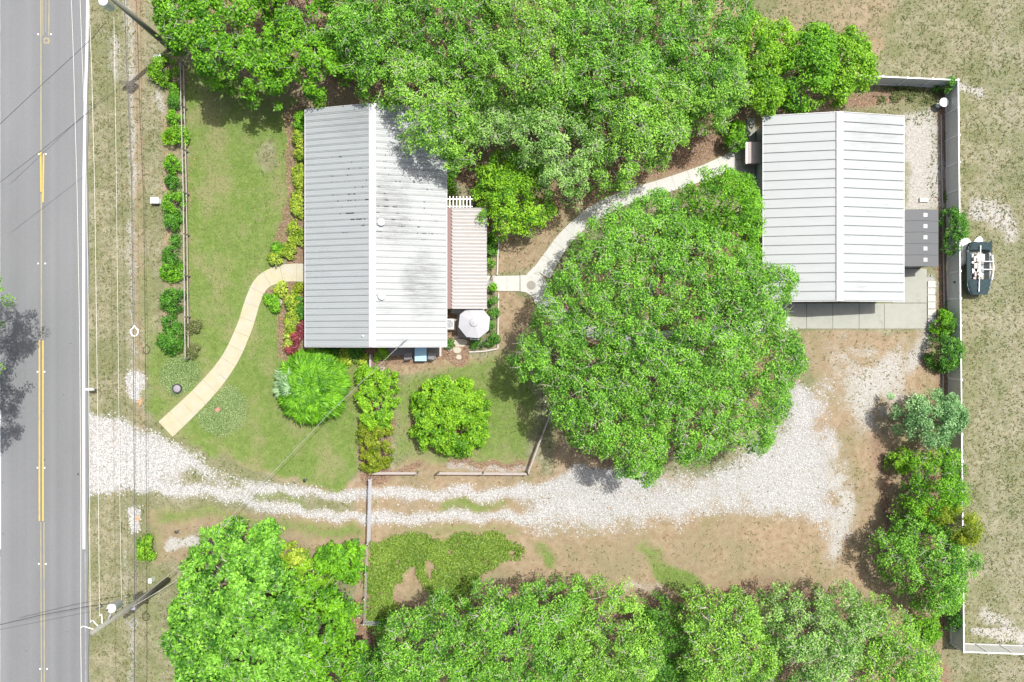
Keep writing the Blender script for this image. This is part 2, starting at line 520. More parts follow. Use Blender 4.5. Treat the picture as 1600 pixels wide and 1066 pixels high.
mx = np.maximum
lawn_w = area([(290, 105), (345, 110), (450, 150), (480, 180), (480, 300), (455, 370), (420, 420), (480, 440), (480, 540), (565, 560), (565, 735), (530, 765), (440, 745), (330, 712), (262, 682), (232, 640), (232, 560), (250, 520), (290, 500)], 9, 1.0)
lawn_w = lawn_w - strip([(420, 250), (415, 240)], 14, 14, 0.9)
lawn_w = mx(lawn_w, area([(612, 590), (700, 575), (790, 545), (835, 600), (845, 640), (822, 730), (700, 735), (615, 715)], 18, 0.80))
lawn_w = mx(lawn_w, strip([(370, 772), (440, 775), (470, 790)], 10, 12, 0.62))
lawn_w = mx(lawn_w, strip([(700, 792), (790, 788)], 12, 12, 0.72))
lawn_w = mx(lawn_w, strip([(250, 812), (330, 800), (430, 822), (560, 832)], 13, 12, 0.66))
lawn_w = mx(lawn_w, strip([(640, 828), (740, 828), (810, 830)], 9, 12, 0.62))
lawn_w = mx(lawn_w, strip([(1005, 855), (1030, 885), (1075, 925)], [8, 14, 22], 9, 0.95))
lawn_w = mx(lawn_w, strip([(225, 400), (238, 520), (235, 600)], [6, 12, 14], 14, 0.62))
lawn_w = mx(lawn_w, strip([(242, 800), (240, 1070)], 8, 14, 0.55))
lawn_w = mx(lawn_w, strip([(845, 850), (862, 880)], [8, 12], 8, 0.75))
lawn_w = np.clip(lawn_w * (0.80 + 0.35 * vnoise(GX, GY, 60, 5)), 0, 1)

soil_w = area([(560, 740), (860, 740), (880, 600), (980, 730), (1350, 800), (1330, 530), (1480, 540), (1480, 1100), (540, 1100), (560, 880), (240, 880), (230, 800), (560, 800)], 16, 1.0)
soil_w = mx(soil_w, area([(285, -160), (1170, -160), (1165, 20), (1380, 60), (1365, 125), (1150, 280), (900, 330), (840, 425), (770, 430), (770, 365), (690, 200), (480, 165), (300, 120)], 12, 1.0))
soil_w = mx(soil_w, area([(1230, 517), (1470, 520), (1474, 700), (1400, 900), (1280, 900), (1270, 600)], 14, 1.0))
soil_w = mx(soil_w, area([(775, 450), (835, 470), (860, 500), (790, 620), (775, 560)], 8, 1.0))
soil_w = mx(soil_w, strip([(540, 560), (555, 600), (560, 750)], [8, 6, 6], 8, 0.9))
soil_w = mx(soil_w, strip([(600, 572), (640, 570), (790, 566)], [10, 14, 12], 10, 0.95))
soil_w = mx(soil_w, strip([(262, 600), (268, 100)], [10, 16], 12, 0.75))
soil_w = mx(soil_w, strip([(218, 680), (216, 400), (212, -20)], [10, 12, 14], 16, 0.72))
soil_w = mx(soil_w, strip([(340, 700), (470, 755), (570, 762), (640, 730), (830, 730)], [12, 8, 8, 16, 16], 12, 0.85))
soil_w = mx(soil_w, area([(1160, -160), (1400, -160), (1420, 20), (1390, 90), (1200, 60)], 40, 0.55))

litter_w = strip([(350, 20), (600, 60), (850, 120), (1100, 120)], [60, 90, 120, 90], 30, 0.85)
litter_w = mx(litter_w, strip([(700, 260), (745, 275), (770, 360)], [14, 24, 12], 12, 0.7))
litter_w = mx(litter_w, strip([(870, 300), (960, 270), (1080, 225), (1130, 220)], [34, 26, 40, 20], 18, 0.95))
litter_w = mx(litter_w, area([(850, 600), (870, 480), (960, 360), (1150, 330), (1250, 480), (1250, 620), (1100, 700), (960, 740), (880, 680)], 20, 0.95))
litter_w = mx(litter_w, strip([(470, 165), (466, 290), (450, 350), (425, 400)], [6, 8, 8, 8], 3, 0.95))
litter_w = mx(litter_w, strip([(420, 460), (445, 480), (440, 555)], [10, 12, 6], 3, 0.95))
litter_w = mx(litter_w, strip([(460, 180), (462, 560)], [15, 15], 4, 0.95))
litter_w = mx(litter_w, strip([(480, 548), (690, 552)], 14, 3, 0.9))
litter_w = mx(litter_w, strip([(710, 500), (715, 560)], [14, 16], 4, 0.9))
litter_w = mx(litter_w, strip([(560, 960), (700, 960), (850, 925), (1000, 960), (1200, 930), (1420, 960)], [30, 22, 26, 30, 30, 20], 22, 0.75))
litter_w = mx(litter_w, strip([(380, 1000), (560, 1000), (1400, 1060)], [90, 60, 90], 26, 0.8))
litter_w = mx(litter_w, strip([(1475, 130), (1473, 600), (1450, 960)], [12, 10, 30], 9, 0.8))
litter_w = mx(litter_w, strip([(1200, 160), (1400, 150)], 16, 10, 0.7))
litter_w = mx(litter_w, strip([(1370, 690), (1390, 800), (1400, 880)], [14, 20, 26], 16, 0.66))
litter_w = mx(litter_w, strip([(610, 740), (650, 728)], 7, 3, 0.7))
litter_w = mx(litter_w, area([(690, 738), (700, 722), (740, 717), (822, 720), (820, 738)], 3, 0.72))
litter_w = mx(litter_w, strip([(590, 575), (588, 738)], [24, 24], 5, 0.9))
litter_w = mx(litter_w, strip([(700, 665)], 1, 4, 0) if False else strip([(690, 660), (700, 660)], 48, 8, 0.7))
litter_w = mx(litter_w, strip([(487, 605), (490, 605)], 42, 8, 0.7))
litter_w = mx(litter_w, strip([(285, 845), (300, 850)], 20, 6, 0.0))
litter_w = mx(litter_w, strip([(292, 110), (294, 550)], 4, 4, 0.62))

sand_w = strip([(199, -20), (206, 266), (208, 600)], [12, 12, 9], 14, 0.60)
sand_w = mx(sand_w, strip([(175, 60), (180, 120)], 14, 16, 0.6))
sand_w = mx(sand_w, strip([(245, 150), (250, 170)], 14, 12, 0.62))
sand_w = mx(sand_w, area([(1412, 180), (1470, 160), (1478, 330), (1412, 330)], 14, 0.74))
_sn = vnoise(GX, GY, 26, 95) * .6 + vnoise(GX, GY, 9, 96) * .4
sand_w = mx(sand_w, strip([(1455, 430), (1450, 520), (1428, 560), (1420, 580)], [8, 14, 18, 10], 16, 0.70))
sand_w = mx(sand_w, area([(1290, 540), (1420, 530), (1440, 600), (1400, 660), (1350, 690), (1310, 640)], 40, 1.0) * np.clip(_sn * 1.25, 0, .72))
sand_w = mx(sand_w, strip([(1300, 700), (1322, 790), (1300, 870)], [26, 26, 20], 26, 1.0) * np.clip(_sn * 1.3, 0, .75))
sand_w = mx(sand_w, strip([(1530, 330), (1570, 340), (1580, 370)], [22, 22, 14], 16, 0.74))
sand_w = mx(sand_w, strip([(1505, 135), (1530, 145)], [10, 12], 10, 0.75))
sand_w = mx(sand_w, strip([(1540, 960), (1600, 1000)], [14, 16], 14, 0.70))
sand_w = mx(sand_w, strip([(1520, 990), (1640, 1000)], [8, 10], 5, 0.90))
sand_w = mx(sand_w, area([(1505, 60), (1620, -160), (1800, -160), (1800, 1230), (1505, 1230)], 40, 0.36))
sand_w = mx(sand_w, area([(1300, -160), (1620, -160), (1620, 60), (1400, 100)], 60, 0.28))
sand_w = mx(sand_w, strip([(262, 855), (300, 846)], [8, 16], 6, 0.8))
sand_w = mx(sand_w, strip([(700, 733), (820, 733)], 8, 5, 0.55))
sand_w = mx(sand_w, strip([(980, 915), (1030, 915)], 12, 12, 0.5))
sand_w = mx(sand_w, strip([(600, 600), (606, 580)], 6, 4, 0.75))
sand_w = mx(sand_w, area([(205, 850), (215, 1080), (195, 1080), (190, 850)], 10, 0.55))

gr = area([(130, 640), (190, 655), (240, 690), (262, 718), (262, 770), (200, 768), (130, 782)], 12, 1.0)
gr = mx(gr, strip([(200, 715), (260, 735), (320, 752), (380, 772)], [50, 40, 26, 14], 13, 0.90))
gr = mx(gr, strip([(250, 712), (330, 748), (400, 762), (480, 770), (570, 774), (650, 771), (720, 770), (800, 772), (860, 762), (920, 745), (1000, 752)], [10, 10, 8, 7, 7, 9, 9, 9, 14, 18, 20], 9, 0.95))
gr = mx(gr, strip([(360, 775), (440, 797), (520, 806), (600, 808), (700, 808), (800, 808), (860, 802)], [6, 8, 8, 9, 8, 8, 12], 9, 0.94))
gr = mx(gr, area([(830, 800), (830, 770), (900, 745), (940, 735), (990, 760), (1080, 735), (1150, 720), (1230, 660), (1250, 600), (1290, 600), (1312, 700), (1318, 790), (1308, 868), (1262, 838), (1180, 812), (1130, 840), (1080, 830), (980, 822), (900, 825), (830, 822)], 34, 0.93))
gr = mx(gr, strip([(1250, 620), (1262, 700), (1260, 770)], [24, 40, 40], 22, 0.98))
gr = mx(gr, strip([(1290, 840), (1300, 860)], 10, 12, 0.7))
gr = mx(gr, strip([(210, 586), (212, 612)], [12, 13], 3, 0.95))
gr = mx(gr, strip([(208, 808), (210, 822)], [12, 11], 3, 0.95))
gr = mx(gr, strip([(1455, 440), (1457, 515)], [7, 7], 4, 0.9))
gr = mx(gr, strip([(1300, 530), (1440, 532)], [14, 14], 16, 0.42))
gr = gr - strip([(1100, 815), (1150, 800)], 18, 20, 0.35)
gr = gr - 0.55 * soft(GX - 1000, 140) * (np.clip(vnoise(GX, GY, 55, 91) * .6 + vnoise(GX, GY, 20, 92) * .4 - .42, 0, 1) * 2.6) * (1 - strip([(1225, 640), (1235, 750)], 48, 34))
gr = gr - 0.6 * strip([(300, 748), (370, 757)], 8, 10) - .35 * strip([(262, 745), (300, 740)], 10, 14)
gravel_w = np.clip(gr, 0, 1)

# ------------------------------------------------------------------ ground tiles (one continuous grid, split by what covers it)
zone = np.zeros(GX.shape, int)
zone[soil_w > 0.5] = 1; zone[lawn_w > 0.5] = 2; zone[litter_w > 0.55] = 3; zone[gravel_w > 0.5] = 4
ZN = ['dry_grass_ground', 'bare_soil_ground', 'lawn', 'leaf_litter_ground', 'gravel_driveway']
relief = 0.05 * (vnoise(GX, GY, 60, 9) - 0.5) + 0.025 * (vnoise(GX, GY, 18, 10) - 0.5)
relief -= 0.04
XX = (GX - 800) * S; YY = (533 - GY) * S
zf = zone[:-1, :-1]
idx = np.arange(GX.size).reshape(GX.shape)
for zi, zn in enumerate(ZN):
    r, c = np.nonzero(zf == zi)
    if len(r) == 0: continue
    q = np.stack([idx[r, c], idx[r + 1, c], idx[r + 1, c + 1], idx[r, c + 1]], 1)
    used, inv = np.unique(q.ravel(), return_inverse=True)
    V = np.stack([XX.ravel()[used], YY.ravel()[used], relief.ravel()[used]], 1).astype(np.float32)
    me = bpy.data.meshes.new(zn)
    me.vertices.add(len(V)); me.vertices.foreach_set('co', V.ravel())
    me.loops.add(q.size); me.loops.foreach_set('vertex_index', inv.astype(np.int32))
    me.polygons.add(len(q)); me.polygons.foreach_set('loop_start', np.arange(0, q.size, 4, dtype=np.int32))
    me.update(calc_edges=True)
    for an, (a1, a2, a3) in (('wa', (lawn_w, soil_w, gravel_w)), ('wb', (litter_w, sand_w, gravel_w * 0))):
        at = me.attributes.new(an, 'FLOAT_COLOR', 'POINT')
        at.data.foreach_set('color', np.stack([a1.ravel()[used], a2.ravel()[used], a3.ravel()[used], np.ones(len(used))], 1).astype(np.float32).ravel())
    me.materials.append(M['ground'])
    me.shade_smooth()
    o = mesh_obj(zn, me); tag(o, kind='structure')
x0, x1, y0, y1 = -200, 1800, -160, 1230
mb = MB()
a, b2, c2, d2 = P(x0, y0), P(x1, y0), P(x1, y1), P(x0, y1)
F = 900
zz = -0.04
mb.add([(-F, F, zz), (F, F, zz), (F, -F, zz), (-F, -F, zz), (a.x, a.y, zz), (b2.x, b2.y, zz), (c2.x, c2.y, zz), (d2.x, d2.y, zz)],
       [(0, 4, 5, 1), (1, 5, 6, 2), (2, 6, 7, 3), (3, 7, 4, 0)])
tag(mb.build('ground', M['ground']), kind='structure')


def scatter(weight, n, seed):
    r = np.random.default_rng(seed)
    w = np.clip(weight, 0, None).ravel(); w = w / w.sum()
    i = r.choice(w.size, n, p=w)
    x = GX.ravel()[i] + (r.random(n) - .5) * STEP * 2
    y = GY.ravel()[i] + (r.random(n) - .5) * STEP * 2
    return (x - 800) * S, (533 - y) * S, relief.ravel()[i], r


# areas where nothing is scattered
house_m = sdf(GX, GY, [(495, 190), (700, 190), (700, 535), (495, 535)]) > 0
gar_m = sdf(GX, GY, [(1172, 195), (1455, 195), (1455, 518), (1172, 518)]) > 0
road_m = GX < 142
block = ~(house_m | gar_m | road_m)
inview = (GX > -20) & (GX < 1640) & (GY > -40) & (GY < 1110)


def tufts(name, weight, n, size, mat, seed, blades=3, label=None, cat=None, flat=0.6):
    x, y, z, r = scatter(weight, n, seed)
    n2 = n * blades
    cx = np.repeat(x, blades); cy = np.repeat(y, blades); cz = np.repeat(z, blades)
    sz = np.repeat(size * (0.5 + r.random(n)), blades)
    an = r.random(n2) * 2 * PI
    tilt = 0.35 + flat * r.random(n2)
    dx, dy = np.cos(an) * tilt, np.sin(an) * tilt
    wv = 0.22
    tip = np.stack([cx + dx * sz, cy + dy * sz, cz + sz * (1.0 - 0.6 * tilt)], 1)
    b1 = np.stack([cx - dy * sz * wv, cy + dx * sz * wv, cz], 1)
    b2_ = np.stack([cx + dy * sz * wv, cy - dx * sz * wv, cz], 1)
    V = np.stack([b1, b2_, tip], 1).reshape(-1, 3)
    me = quads_mesh(name, V, mat, 3, np.repeat(r.random(n), blades))
    o = mesh_obj(name, me)
    return tag(o, label, cat, kind='stuff')


walkmask = sline(GX, GY, [(476, 427), (420, 435), (400, 460), (380, 515), (340, 590), (262, 668)], 18) < 0
walkmask &= sline(GX, GY, [(765, 443), (835, 443), (870, 395), (940, 330), (1040, 292), (1150, 258)], 18) < 0
dryw = (1 - np.clip(lawn_w + soil_w * 0.8 + litter_w + gravel_w * 1.3, 0, 1)) * block * inview
tufts('weed_tufts', dryw * (0.15 + np.clip(vnoise(GX, GY, 14, 21) - 0.35, 0, 1)), 20000, 0.14, M['weed'], 31, 3, 'small dark weed tufts dotting the dry verge and field', 'weeds', 0.8)
tufts('dry_grass_tufts', dryw + 0.15 * soil_w * block * inview, 16000, 0.14, M['weed_dry'], 32, 3, 'short straw coloured grass tufts on the dry verge and field', 'grass', 0.8)
tufts('lawn_grass', np.clip(lawn_w - 0.3, 0, 1) * block * inview * walkmask, 50000, 0.08, M['lawn_blade'], 33, 2, 'short mown green grass of the front and back lawns', 'grass', 0.8)

# gravel chips
x, y, z, r = scatter(np.clip(gravel_w - 0.25, 0, 1) * (GX > 140) * inview, 20000, 41)
sz = 0.035 + 0.05 * r.random(len(x)) ** 2
base = np.array([(1, 0, 0), (0, 1, 0), (-1, 0, 0), (0, -1, 0), (0, 0, .8)], float)
tri = [(0, 1, 4), (1, 2, 4), (2, 3, 4), (3, 0, 4)]
ang = r.random(len(x)) * 2 * PI
pts = base[None] * sz[:, None, None] * (0.7 + 0.6 * r.random((len(x), 5, 1)))
ca, sa_ = np.cos(ang)[:, None], np.sin(ang)[:, None]
px_ = pts[..., 0] * ca - pts[..., 1] * sa_ + x[:, None]; py_ = pts[..., 0] * sa_ + pts[..., 1] * ca + y[:, None]; pz_ = pts[..., 2] + z[:, None]
Pt = np.stack([px_, py_, pz_], 2)
V = Pt[:, np.array(tri).ravel(), :].reshape(-1, 3)
tag(mesh_obj('gravel_chips', quads_mesh('gravel_chips', V, M['pebble'], 3)), 'loose white limestone chips spread over the driveway', 'gravel', kind='stuff')


def flat_leaves(name, weight, n, size, mat, seed, label, cat, lift=0.03, up=0.8):
    x, y, z, r = scatter(weight, n, seed)
    C = np.stack([x, y, z + lift * (0.2 + r.random(n))], 1)
    N = np.stack([r.normal(0, 1 - up, n), r.normal(0, 1 - up, n), np.ones(n)], 1)
    me = leaves_mesh(name, C, N, size * (0.6 + 0.8 * r.random(n)), mat, r.random(n), r)
    return tag(mesh_obj(name, me), label, cat, kind='stuff')


def leaves_mesh(name, C, N, L, mat, tint, r, aspect=0.55):
    n = len(C)
    N = N / np.linalg.norm(N, axis=1, keepdims=True)
    T = r.normal(0, 1, (n, 3)); T -= N * (T * N).sum(1, keepdims=True); T /= np.linalg.norm(T, axis=1, keepdims=True)
    Bv = np.cross(N, T)
    l2 = (L / 2)[:, None]
    V = np.stack([C - T * l2, C + Bv * l2 * aspect, C + T * l2, C - Bv * l2 * aspect], 1).reshape(-1, 3)
    return quads_mesh(name, V, mat, 4, tint)


flat_leaves('fallen_leaves', np.clip(litter_w - 0.2, 0, 1) * (1 - gravel_w) * block * inview * walkmask + 0.02 * soil_w * block * inview * walkmask, 26000, 0.16, M['litter'], 51,
            'brown fallen leaves and mulch under the trees', 'leaf litter')

# ------------------------------------------------------------------ road
rd = MB()
ys = [P(0, y_).y for y_ in (-2500, -160, 1230, 3500)]
rx0, rx1 = P(-30, 0).x, P(138, 0).x
edge = [(rx1 + 0.05 * math.sin(k * 1.7) + 0.04 * math.sin(k * 0.61), P(0, -600 + 30 * k).y) for k in range(80)]
rd.prism([(rx0, edge[0][1])] + edge + [(rx0, edge[-1][1])], -0.1, 0.03)
road = tag(rd.build('road', M['asphalt']), kind='structure')


def mark(name, mat, pts, w, z=0.034, parent=None, label=None):
    m_ = MB()
    pp = [P(a_, b_, 0) for a_, b_ in pts]
    vs = []
    for p in pp: vs += [(p.x - w / 2, p.y, z), (p.x + w / 2, p.y, z)]
    fs = [(2 * i, 2 * i + 1, 2 * i + 3, 2 * i + 2) for i in range(len(pp) - 1)]
    m_.add(vs, fs)
    o = m_.build(name, mat, road)
    if label: o['label'] = label
    return o


mark('edge_line', M['white_paint'], [(139, -160), (136.5, 60), (133.5, 160), (131.5, 266), (131, 530), (131.5, 858)], 0.24, label='solid white road edge line beside the verge')
mark('edge_line', M['white_paint'], [(0.5, 640), (0.5, 858)], 0.16, label='white edge line on the far side')
mark('edge_line', M['faded_white'], [(133.5, 862), (135, 1230)], 0.12, label='worn away white edge line')
mark('edge_line', M['faded_white'], [(1, 870), (1, 1230)], 0.12)
mark('edge_line', M['faded_white'], [(0.5, -160), (0.5, 636)], 0.12)
mark('centre_line', M['yellow_paint'], [(62, 532), (62, 814)], 0.13, label='bright yellow centre line')
mark('centre_line', M['yellow_paint'], [(67.5, 532), (67.5, 814)], 0.13, label='bright yellow centre line')
mark('centre_line', M['yellow_paint'], [(64, 238), (64.5, 300)], 0.13)
mark('centre_line', M['yellow_paint'], [(68.5, 240), (67.5, 316)], 0.13)
mark('centre_line', M['faded_yellow'], [(64, -160), (64.5, 236)], 0.12, label='faded yellow centre line')
mark('centre_line', M['faded_yellow'], [(66.5, -160), (67.5, 56)], 0.07)
mark('centre_line', M['faded_yellow'], [(79, -160), (76.5, 56)], 0.10)
mark('centre_line', M['faded_yellow'], [(73, -160), (72, 50)], 0.05)
mark('centre_line', M['faded_yellow'], [(65, 302), (65, 530)], 0.12)
mark('centre_line', M['faded_yellow'], [(64, 816), (66, 1230)], 0.10)
mark('centre_line', M['faded_yellow'], [(69, 816), (70, 1230)], 0.10)
m_ = MB()
for k in range(7):
    t_ = 2 * PI * k / 7
    c = P(73 + 4 * math.cos(t_), 64 + 4 * math.sin(t_)); m_.box((c.x, c.y, 0.036), (0.16, 0.2, 0.008), t_)
tag(m_.build('survey_mark', M['faded_yellow'], road), 'small worn yellow painted ring on the road')
rpm = MB().lathe((0, 0, 0), [(0.07, 0), (0.06, 0.02), (0.02, 0.025)], 8).mesh('reflector', M['whitemetal'])
for i, (a_, b_) in enumerate([(60, 54), (80, 54), (61, 241), (72, 241), (60, 412), (71, 412), (59, 581), (70, 581), (59, 731), (70, 731), (61, 881), (72, 881), (63, 1045), (74, 1045)]):
    o = bpy.data.objects.new('road_reflector', rpm); link(o, road); o.location = P(a_, b_) + Vector((0, 0, 0.031))

# ------------------------------------------------------------------ walks and slabs
def ribbon_slabs(owner, mat, pts, widths, seg, z0, z1, gap=0.014, name='paving_slab'):
    """split a curved walk into slabs with open joints"""
    fine_p = []
    P2 = [P(*p) for p in pts]
    for i in range(len(P2) - 1):          # catmull-rom
        p0 = P2[max(i - 1, 0)]; p1 = P2[i]; p2 = P2[i + 1]; p3 = P2[min(i + 2, len(P2) - 1)]
        for k in range(10):
            u = k / 10
            q = 0.5 * ((2 * p1) + (p2 - p0) * u + (2 * p0 - 5 * p1 + 4 * p2 - p3) * u * u + (3 * p1 - p0 - 3 * p2 + p3) * u ** 3)
            fine_p.append((q, widths[i] + (widths[i + 1] - widths[i]) * u))
    fine_p.append((P2[-1], widths[-1]))
    acc = [0]
    for i in range(1, len(fine_p)): acc.append(acc[-1] + (fine_p[i][0] - fine_p[i - 1][0]).length)
    tot = acc[-1]; n = max(1, round(tot / seg))

    def at(s_):
        s_ = min(max(s_, 0), tot)
        for i in range(1, len(acc)):
            if acc[i] >= s_: break
        u = (s_ - acc[i - 1]) / max(acc[i] - acc[i - 1], 1e-6)
        p = fine_p[i - 1][0].lerp(fine_p[i][0], u)
        a0 = fine_p[max(i - 2, 0)][0]; a1 = fine_p[min(i + 1, len(fine_p) - 1)][0]
        d = (a1 - a0).normalized()
        w = fine_p[i - 1][1] + (fine_p[i][1] - fine_p[i - 1][1]) * u
        nrm = Vector((-d.y, d.x, 0))
        return p + nrm * w / 2, p - nrm * w / 2
    for k in range(n):
        sa0 = tot * k / n + gap / 2; sb0 = tot * (k + 1) / n - gap / 2
        L = []; R = []
        for j in range(4):
            l, r_ = at(sa0 + (sb0 - sa0) * j / 3); L.append((l.x, l.y)); R.append((r_.x, r_.y))
        dz = random.uniform(-0.004, 0.004)
        MB().prism(L + R[::-1], z0, z1 + dz).build(name, mat, owner)


walk1 = tag(bpy.data.objects.new('front_walkway', None), kind='structure'); link(walk1); ORG[walk1.name] = Vector()
ribbon_slabs(walk1, M['walk'], [(488, 427), (445, 427), (412, 440), (396, 468), (382, 512), (357, 565), (317, 615), (259, 671)],
             [1.6, 1.5, 1.35, 1.3, 1.35, 1.45, 1.65, 1.8], 1.3, -0.1, 0.035)
# white curb along both borders of the walk
walk2 = tag(bpy.data.objects.new('back_walkway', None), kind='structure'); link(walk2); ORG[walk2.name] = Vector()
ribbon_slabs(walk2, M['concrete'], [(752, 443), (790, 443), (812, 443)], [1.3, 1.3, 1.35], 1.15, -0.1, 0.035)
ribbon_slabs(walk2, M['concrete'], [(846, 428), (862, 402), (885, 370), (925, 335), (975, 310), (1040, 290), (1100, 270), (1150, 250)],
             [1.7, 1.4, 1.25, 1.25, 1.25, 1.25, 1.3, 1.6], 1.4, -0.1, 0.035)
ribbon_slabs(walk2, M['concrete'], [(846, 462), (870, 490), (920, 515), (1000, 530), (1120, 520), (1245, 502)],
             [1.7, 1.4, 1.25, 1.25, 1.25, 1.4], 1.4, -0.1, 0.035)
jn = [P(813, 430.5), P(822, 430), (P(834, 417)), P(851, 436), P(856, 444), P(853, 456), P(838, 474), P(830, 462), P(822, 457), P(813, 455.5)]
MB().prism([(p.x, p.y) for p in jn], -0.1, 0.033).build('paving_slab', M['concrete'], walk2)
c = P(830, 446)
mh = thing('manhole_cover', (c.x, c.y, 0.033), 'round concrete manhole cover set in the forked pale walkway', 'manhole')
MB().lathe((c.x, c.y, 0.033), [(0.36, 0), (0.36, 0.012), (0.33, 0.014)], 24).build('lid', plain('manhole_lid', (0.20, 0.19, 0.165), 0.9), mh)
MB().lathe((c.x, c.y, 0.033), [(0.40, 0), (0.40, 0.006)], 24).build('rim', plain('manhole_rim', (0.26, 0.24, 0.21), 0.9), mh)

apron = tag(bpy.data.objects.new('garage_apron', None), kind='structure'); link(apron); ORG[apron.name] = Vector()
xs = [1205, 1234, 1260, 1301, 1342, 1381.5, 1448]


def rect_slab(owner, mat, a_, b_, c_, d_, z1=0.035, name='concrete_slab', g=0.3):
    p = P(a_ + g, b_ + g); q = P(c_ - g, d_ - g)
    return MB().prism([(p.x, p.y), (q.x, p.y), (q.x, q.y), (p.x, q.y)], -0.1, z1 + random.uniform(-.003, .003)).build(name, mat, owner)


for i in range(len(xs) - 1): rect_slab(apron, M['apron'], xs[i], 474, xs[i + 1], 514)
rect_slab(apron, M['apron'], 1394, 420, 1448, 473.6)
for (a_, b_, c_, d_) in [(1140, 215, 1166, 250), (1150, 250, 1180, 290), (1166, 185, 1180, 249)]: rect_slab(apron, M['apron'], a_, b_, c_, d_)
# narrow strip of white shell pavers beside the apron
for k in range(7):
    rect_slab(apron, M['concrete'], 1449, 439 + k * 11, 1462 + random.uniform(-1, 1), 450 + k * 11, 0.03, 'shell_paver', 0.5)

# ------------------------------------------------------------------ gabled metal buildings
EAVE_H, RIDGE_H = 3.0, 4.5


def gable(label, cat, name, x0, x1, ya, yb, ze, zr, pitch, matL, matR, wallmat, capmat, ribs, rh):
    xr = (x0 + x1) / 2
    root = thing(name, ((x0 + x1) / 2, (ya + yb) / 2, 0), label, cat)
    ins = 0.42
    zi = ze - 0.12
    wx0, wx1, wy0, wy1 = x0 + ins, x1 - ins, ya + 0.3, yb - 0.3
    th = 0.14
    for (cx, sx) in ((wx0, 1), (wx1, -1)):
        w = MB().box((cx + sx * th / 2, (wy0 + wy1) / 2, zi / 2), (th, wy1 - wy0, zi))
        o = w.build('wall', wallmat, root)
        r_ = MB()
        n = int((wy1 - wy0) / 0.3)
        for k in range(1, n): r_.box((cx - sx * 0.012, wy0 + (wy1 - wy0) * k / n, zi / 2), (0.024, 0.05, zi - 0.02))
        r_.build('siding_ribs', wallmat, o)
    slope = (zr - ze) / (xr - x0)
    for cy, sy in ((wy0, 1), (wy1, -1)):
        w = MB()
        zt = ze - 0.12 + slope * (xr - wx0)
        y_a, y_b = cy, cy + sy * th
        prof = [(wx0 + th + .002, 0), (wx1 - th - .002, 0), (wx1 - th - .002, zi), (xr, zt - .06), (wx0 + th + .002, zi)]
        vs = [(p[0], y_a, p[1]) for p in prof] + [(p[0], y_b, p[1]) for p in prof]
        n = len(prof)
        w.add(vs, [tuple(range(n)), tuple(range(2 * n - 1, n - 1, -1))] + [(i, n + i, n + (i + 1) % n, (i + 1) % n) for i in range(n)])
        w.build('wall', wallmat, root)
    # roof deck
    d = MB()
    t_ = 0.08
    vs = [(x0 + .02, ya + .02, ze - t_ - .02), (xr, ya + .02, zr - t_ - .02), (x1 - .02, ya + .02, ze - t_ - .02), (x1 - .02, ya + .02, ze - .02), (xr, ya + .02, zr - .02), (x0 + .02, ya + .02, ze - .02)]
    vs += [(v_[0], yb - .02, v_[2]) for v_ in vs]
    d.add(vs, [(0, 1, 2, 3, 4, 5), (11, 10, 9, 8, 7, 6)] + [(i, 6 + i, 6 + (i + 1) % 6, (i + 1) % 6) for i in range(6)])
    roof = d.build('roof', capmat, root)
    # panels: flat sheet, a tall seam on one edge, low ribs between
    n = round((yb - ya) / pitch); pt = (yb - ya) / n
    for side, mat in ((-1, matL), (1, matR)):
        xe = x0 if side < 0 else x1
        prof = [(0.0, 0.0), (0.0, rh), (0.04, rh), (0.055, 0.006)]
        for rb in ribs: prof += [(rb * pt - .02, 0.006), (rb * pt, 0.018), (rb * pt + .02, 0.006)]
        prof += [(pt - 0.004, 0.004)]
        ends = [(xr, zr), (xe, ze)]
        vs = []
        for (ex, ez) in ends:
            for (u, h) in prof: vs.append((ex - xr, u, ez + h))
        for (ex, ez) in ends:
            for (u, h) in (prof[0], prof[-1]): vs.append((ex - xr, u, ez - 0.012))
        m_ = len(prof)
        fs = []
        for i in range(m_ - 1):
            f = (i, i + 1, m_ + i + 1, m_ + i)
            fs.append(f if side > 0 else f[::-1])
        fs += [(m_, 2 * m_ - 1, 2 * m_ + 3, 2 * m_ + 2)]
        me = bpy.data.meshes.new('roof_panel'); me.from_pydata(vs, [], fs); me.materials.append(mat)
        off = ORG[root.name]
        for k in range(n):
            o = bpy.data.objects.new('roof_panel', me); link(o, roof)
            o.location = (xr - off.x, ya + k * pt - off.y, random.uniform(0, 0.005))
    cap = MB()
    w = 0.27
    zc = zr + rh + 0.02
    vs = []
    for yy in (ya - .01, yb + .01):
        vs += [(xr - w, yy, zc - slope * w), (xr, yy, zc + .012), (xr + w, yy, zc - slope * w), (xr + w, yy, zc - slope * w - .03), (xr - w, yy, zc - slope * w - .03)]
    cap.add(vs, [(0, 1, 6, 5), (1, 2, 7, 6), (2, 3, 8, 7), (4, 0, 5, 9), (4, 3, 2, 1, 0), (5, 6, 7, 8, 9)])
    cap.build('ridge_cap', capmat, roof)
    for yy, s_ in ((ya, -1), (yb, 1)):
        for xe in (x0, x1):
            f = MB(); L = [(xe, ze), (xr, zr)]
            vs = []
            for (ex, ez) in L:
                for dy in (0.012, 0.06):
                    for dz in (-0.16, 0.035): vs.append((ex, yy + s_ * dy, ez + dz))
            f.add(vs, [(0, 1, 3, 2), (4, 6, 7, 5), (0, 4, 5, 1), (2, 3, 7, 6), (1, 5, 7, 3), (0, 2, 6, 4)])
            f.build('rake_trim', capmat, roof)
    for xe, s_ in ((x0, -1), (x1, 1)):
        MB().box((xe + s_ * 0.035, (ya + yb) / 2, ze - 0.075), (0.06, yb - ya + 0.1, 0.13)).build('eave_trim', capmat, roof)
    return root, roof


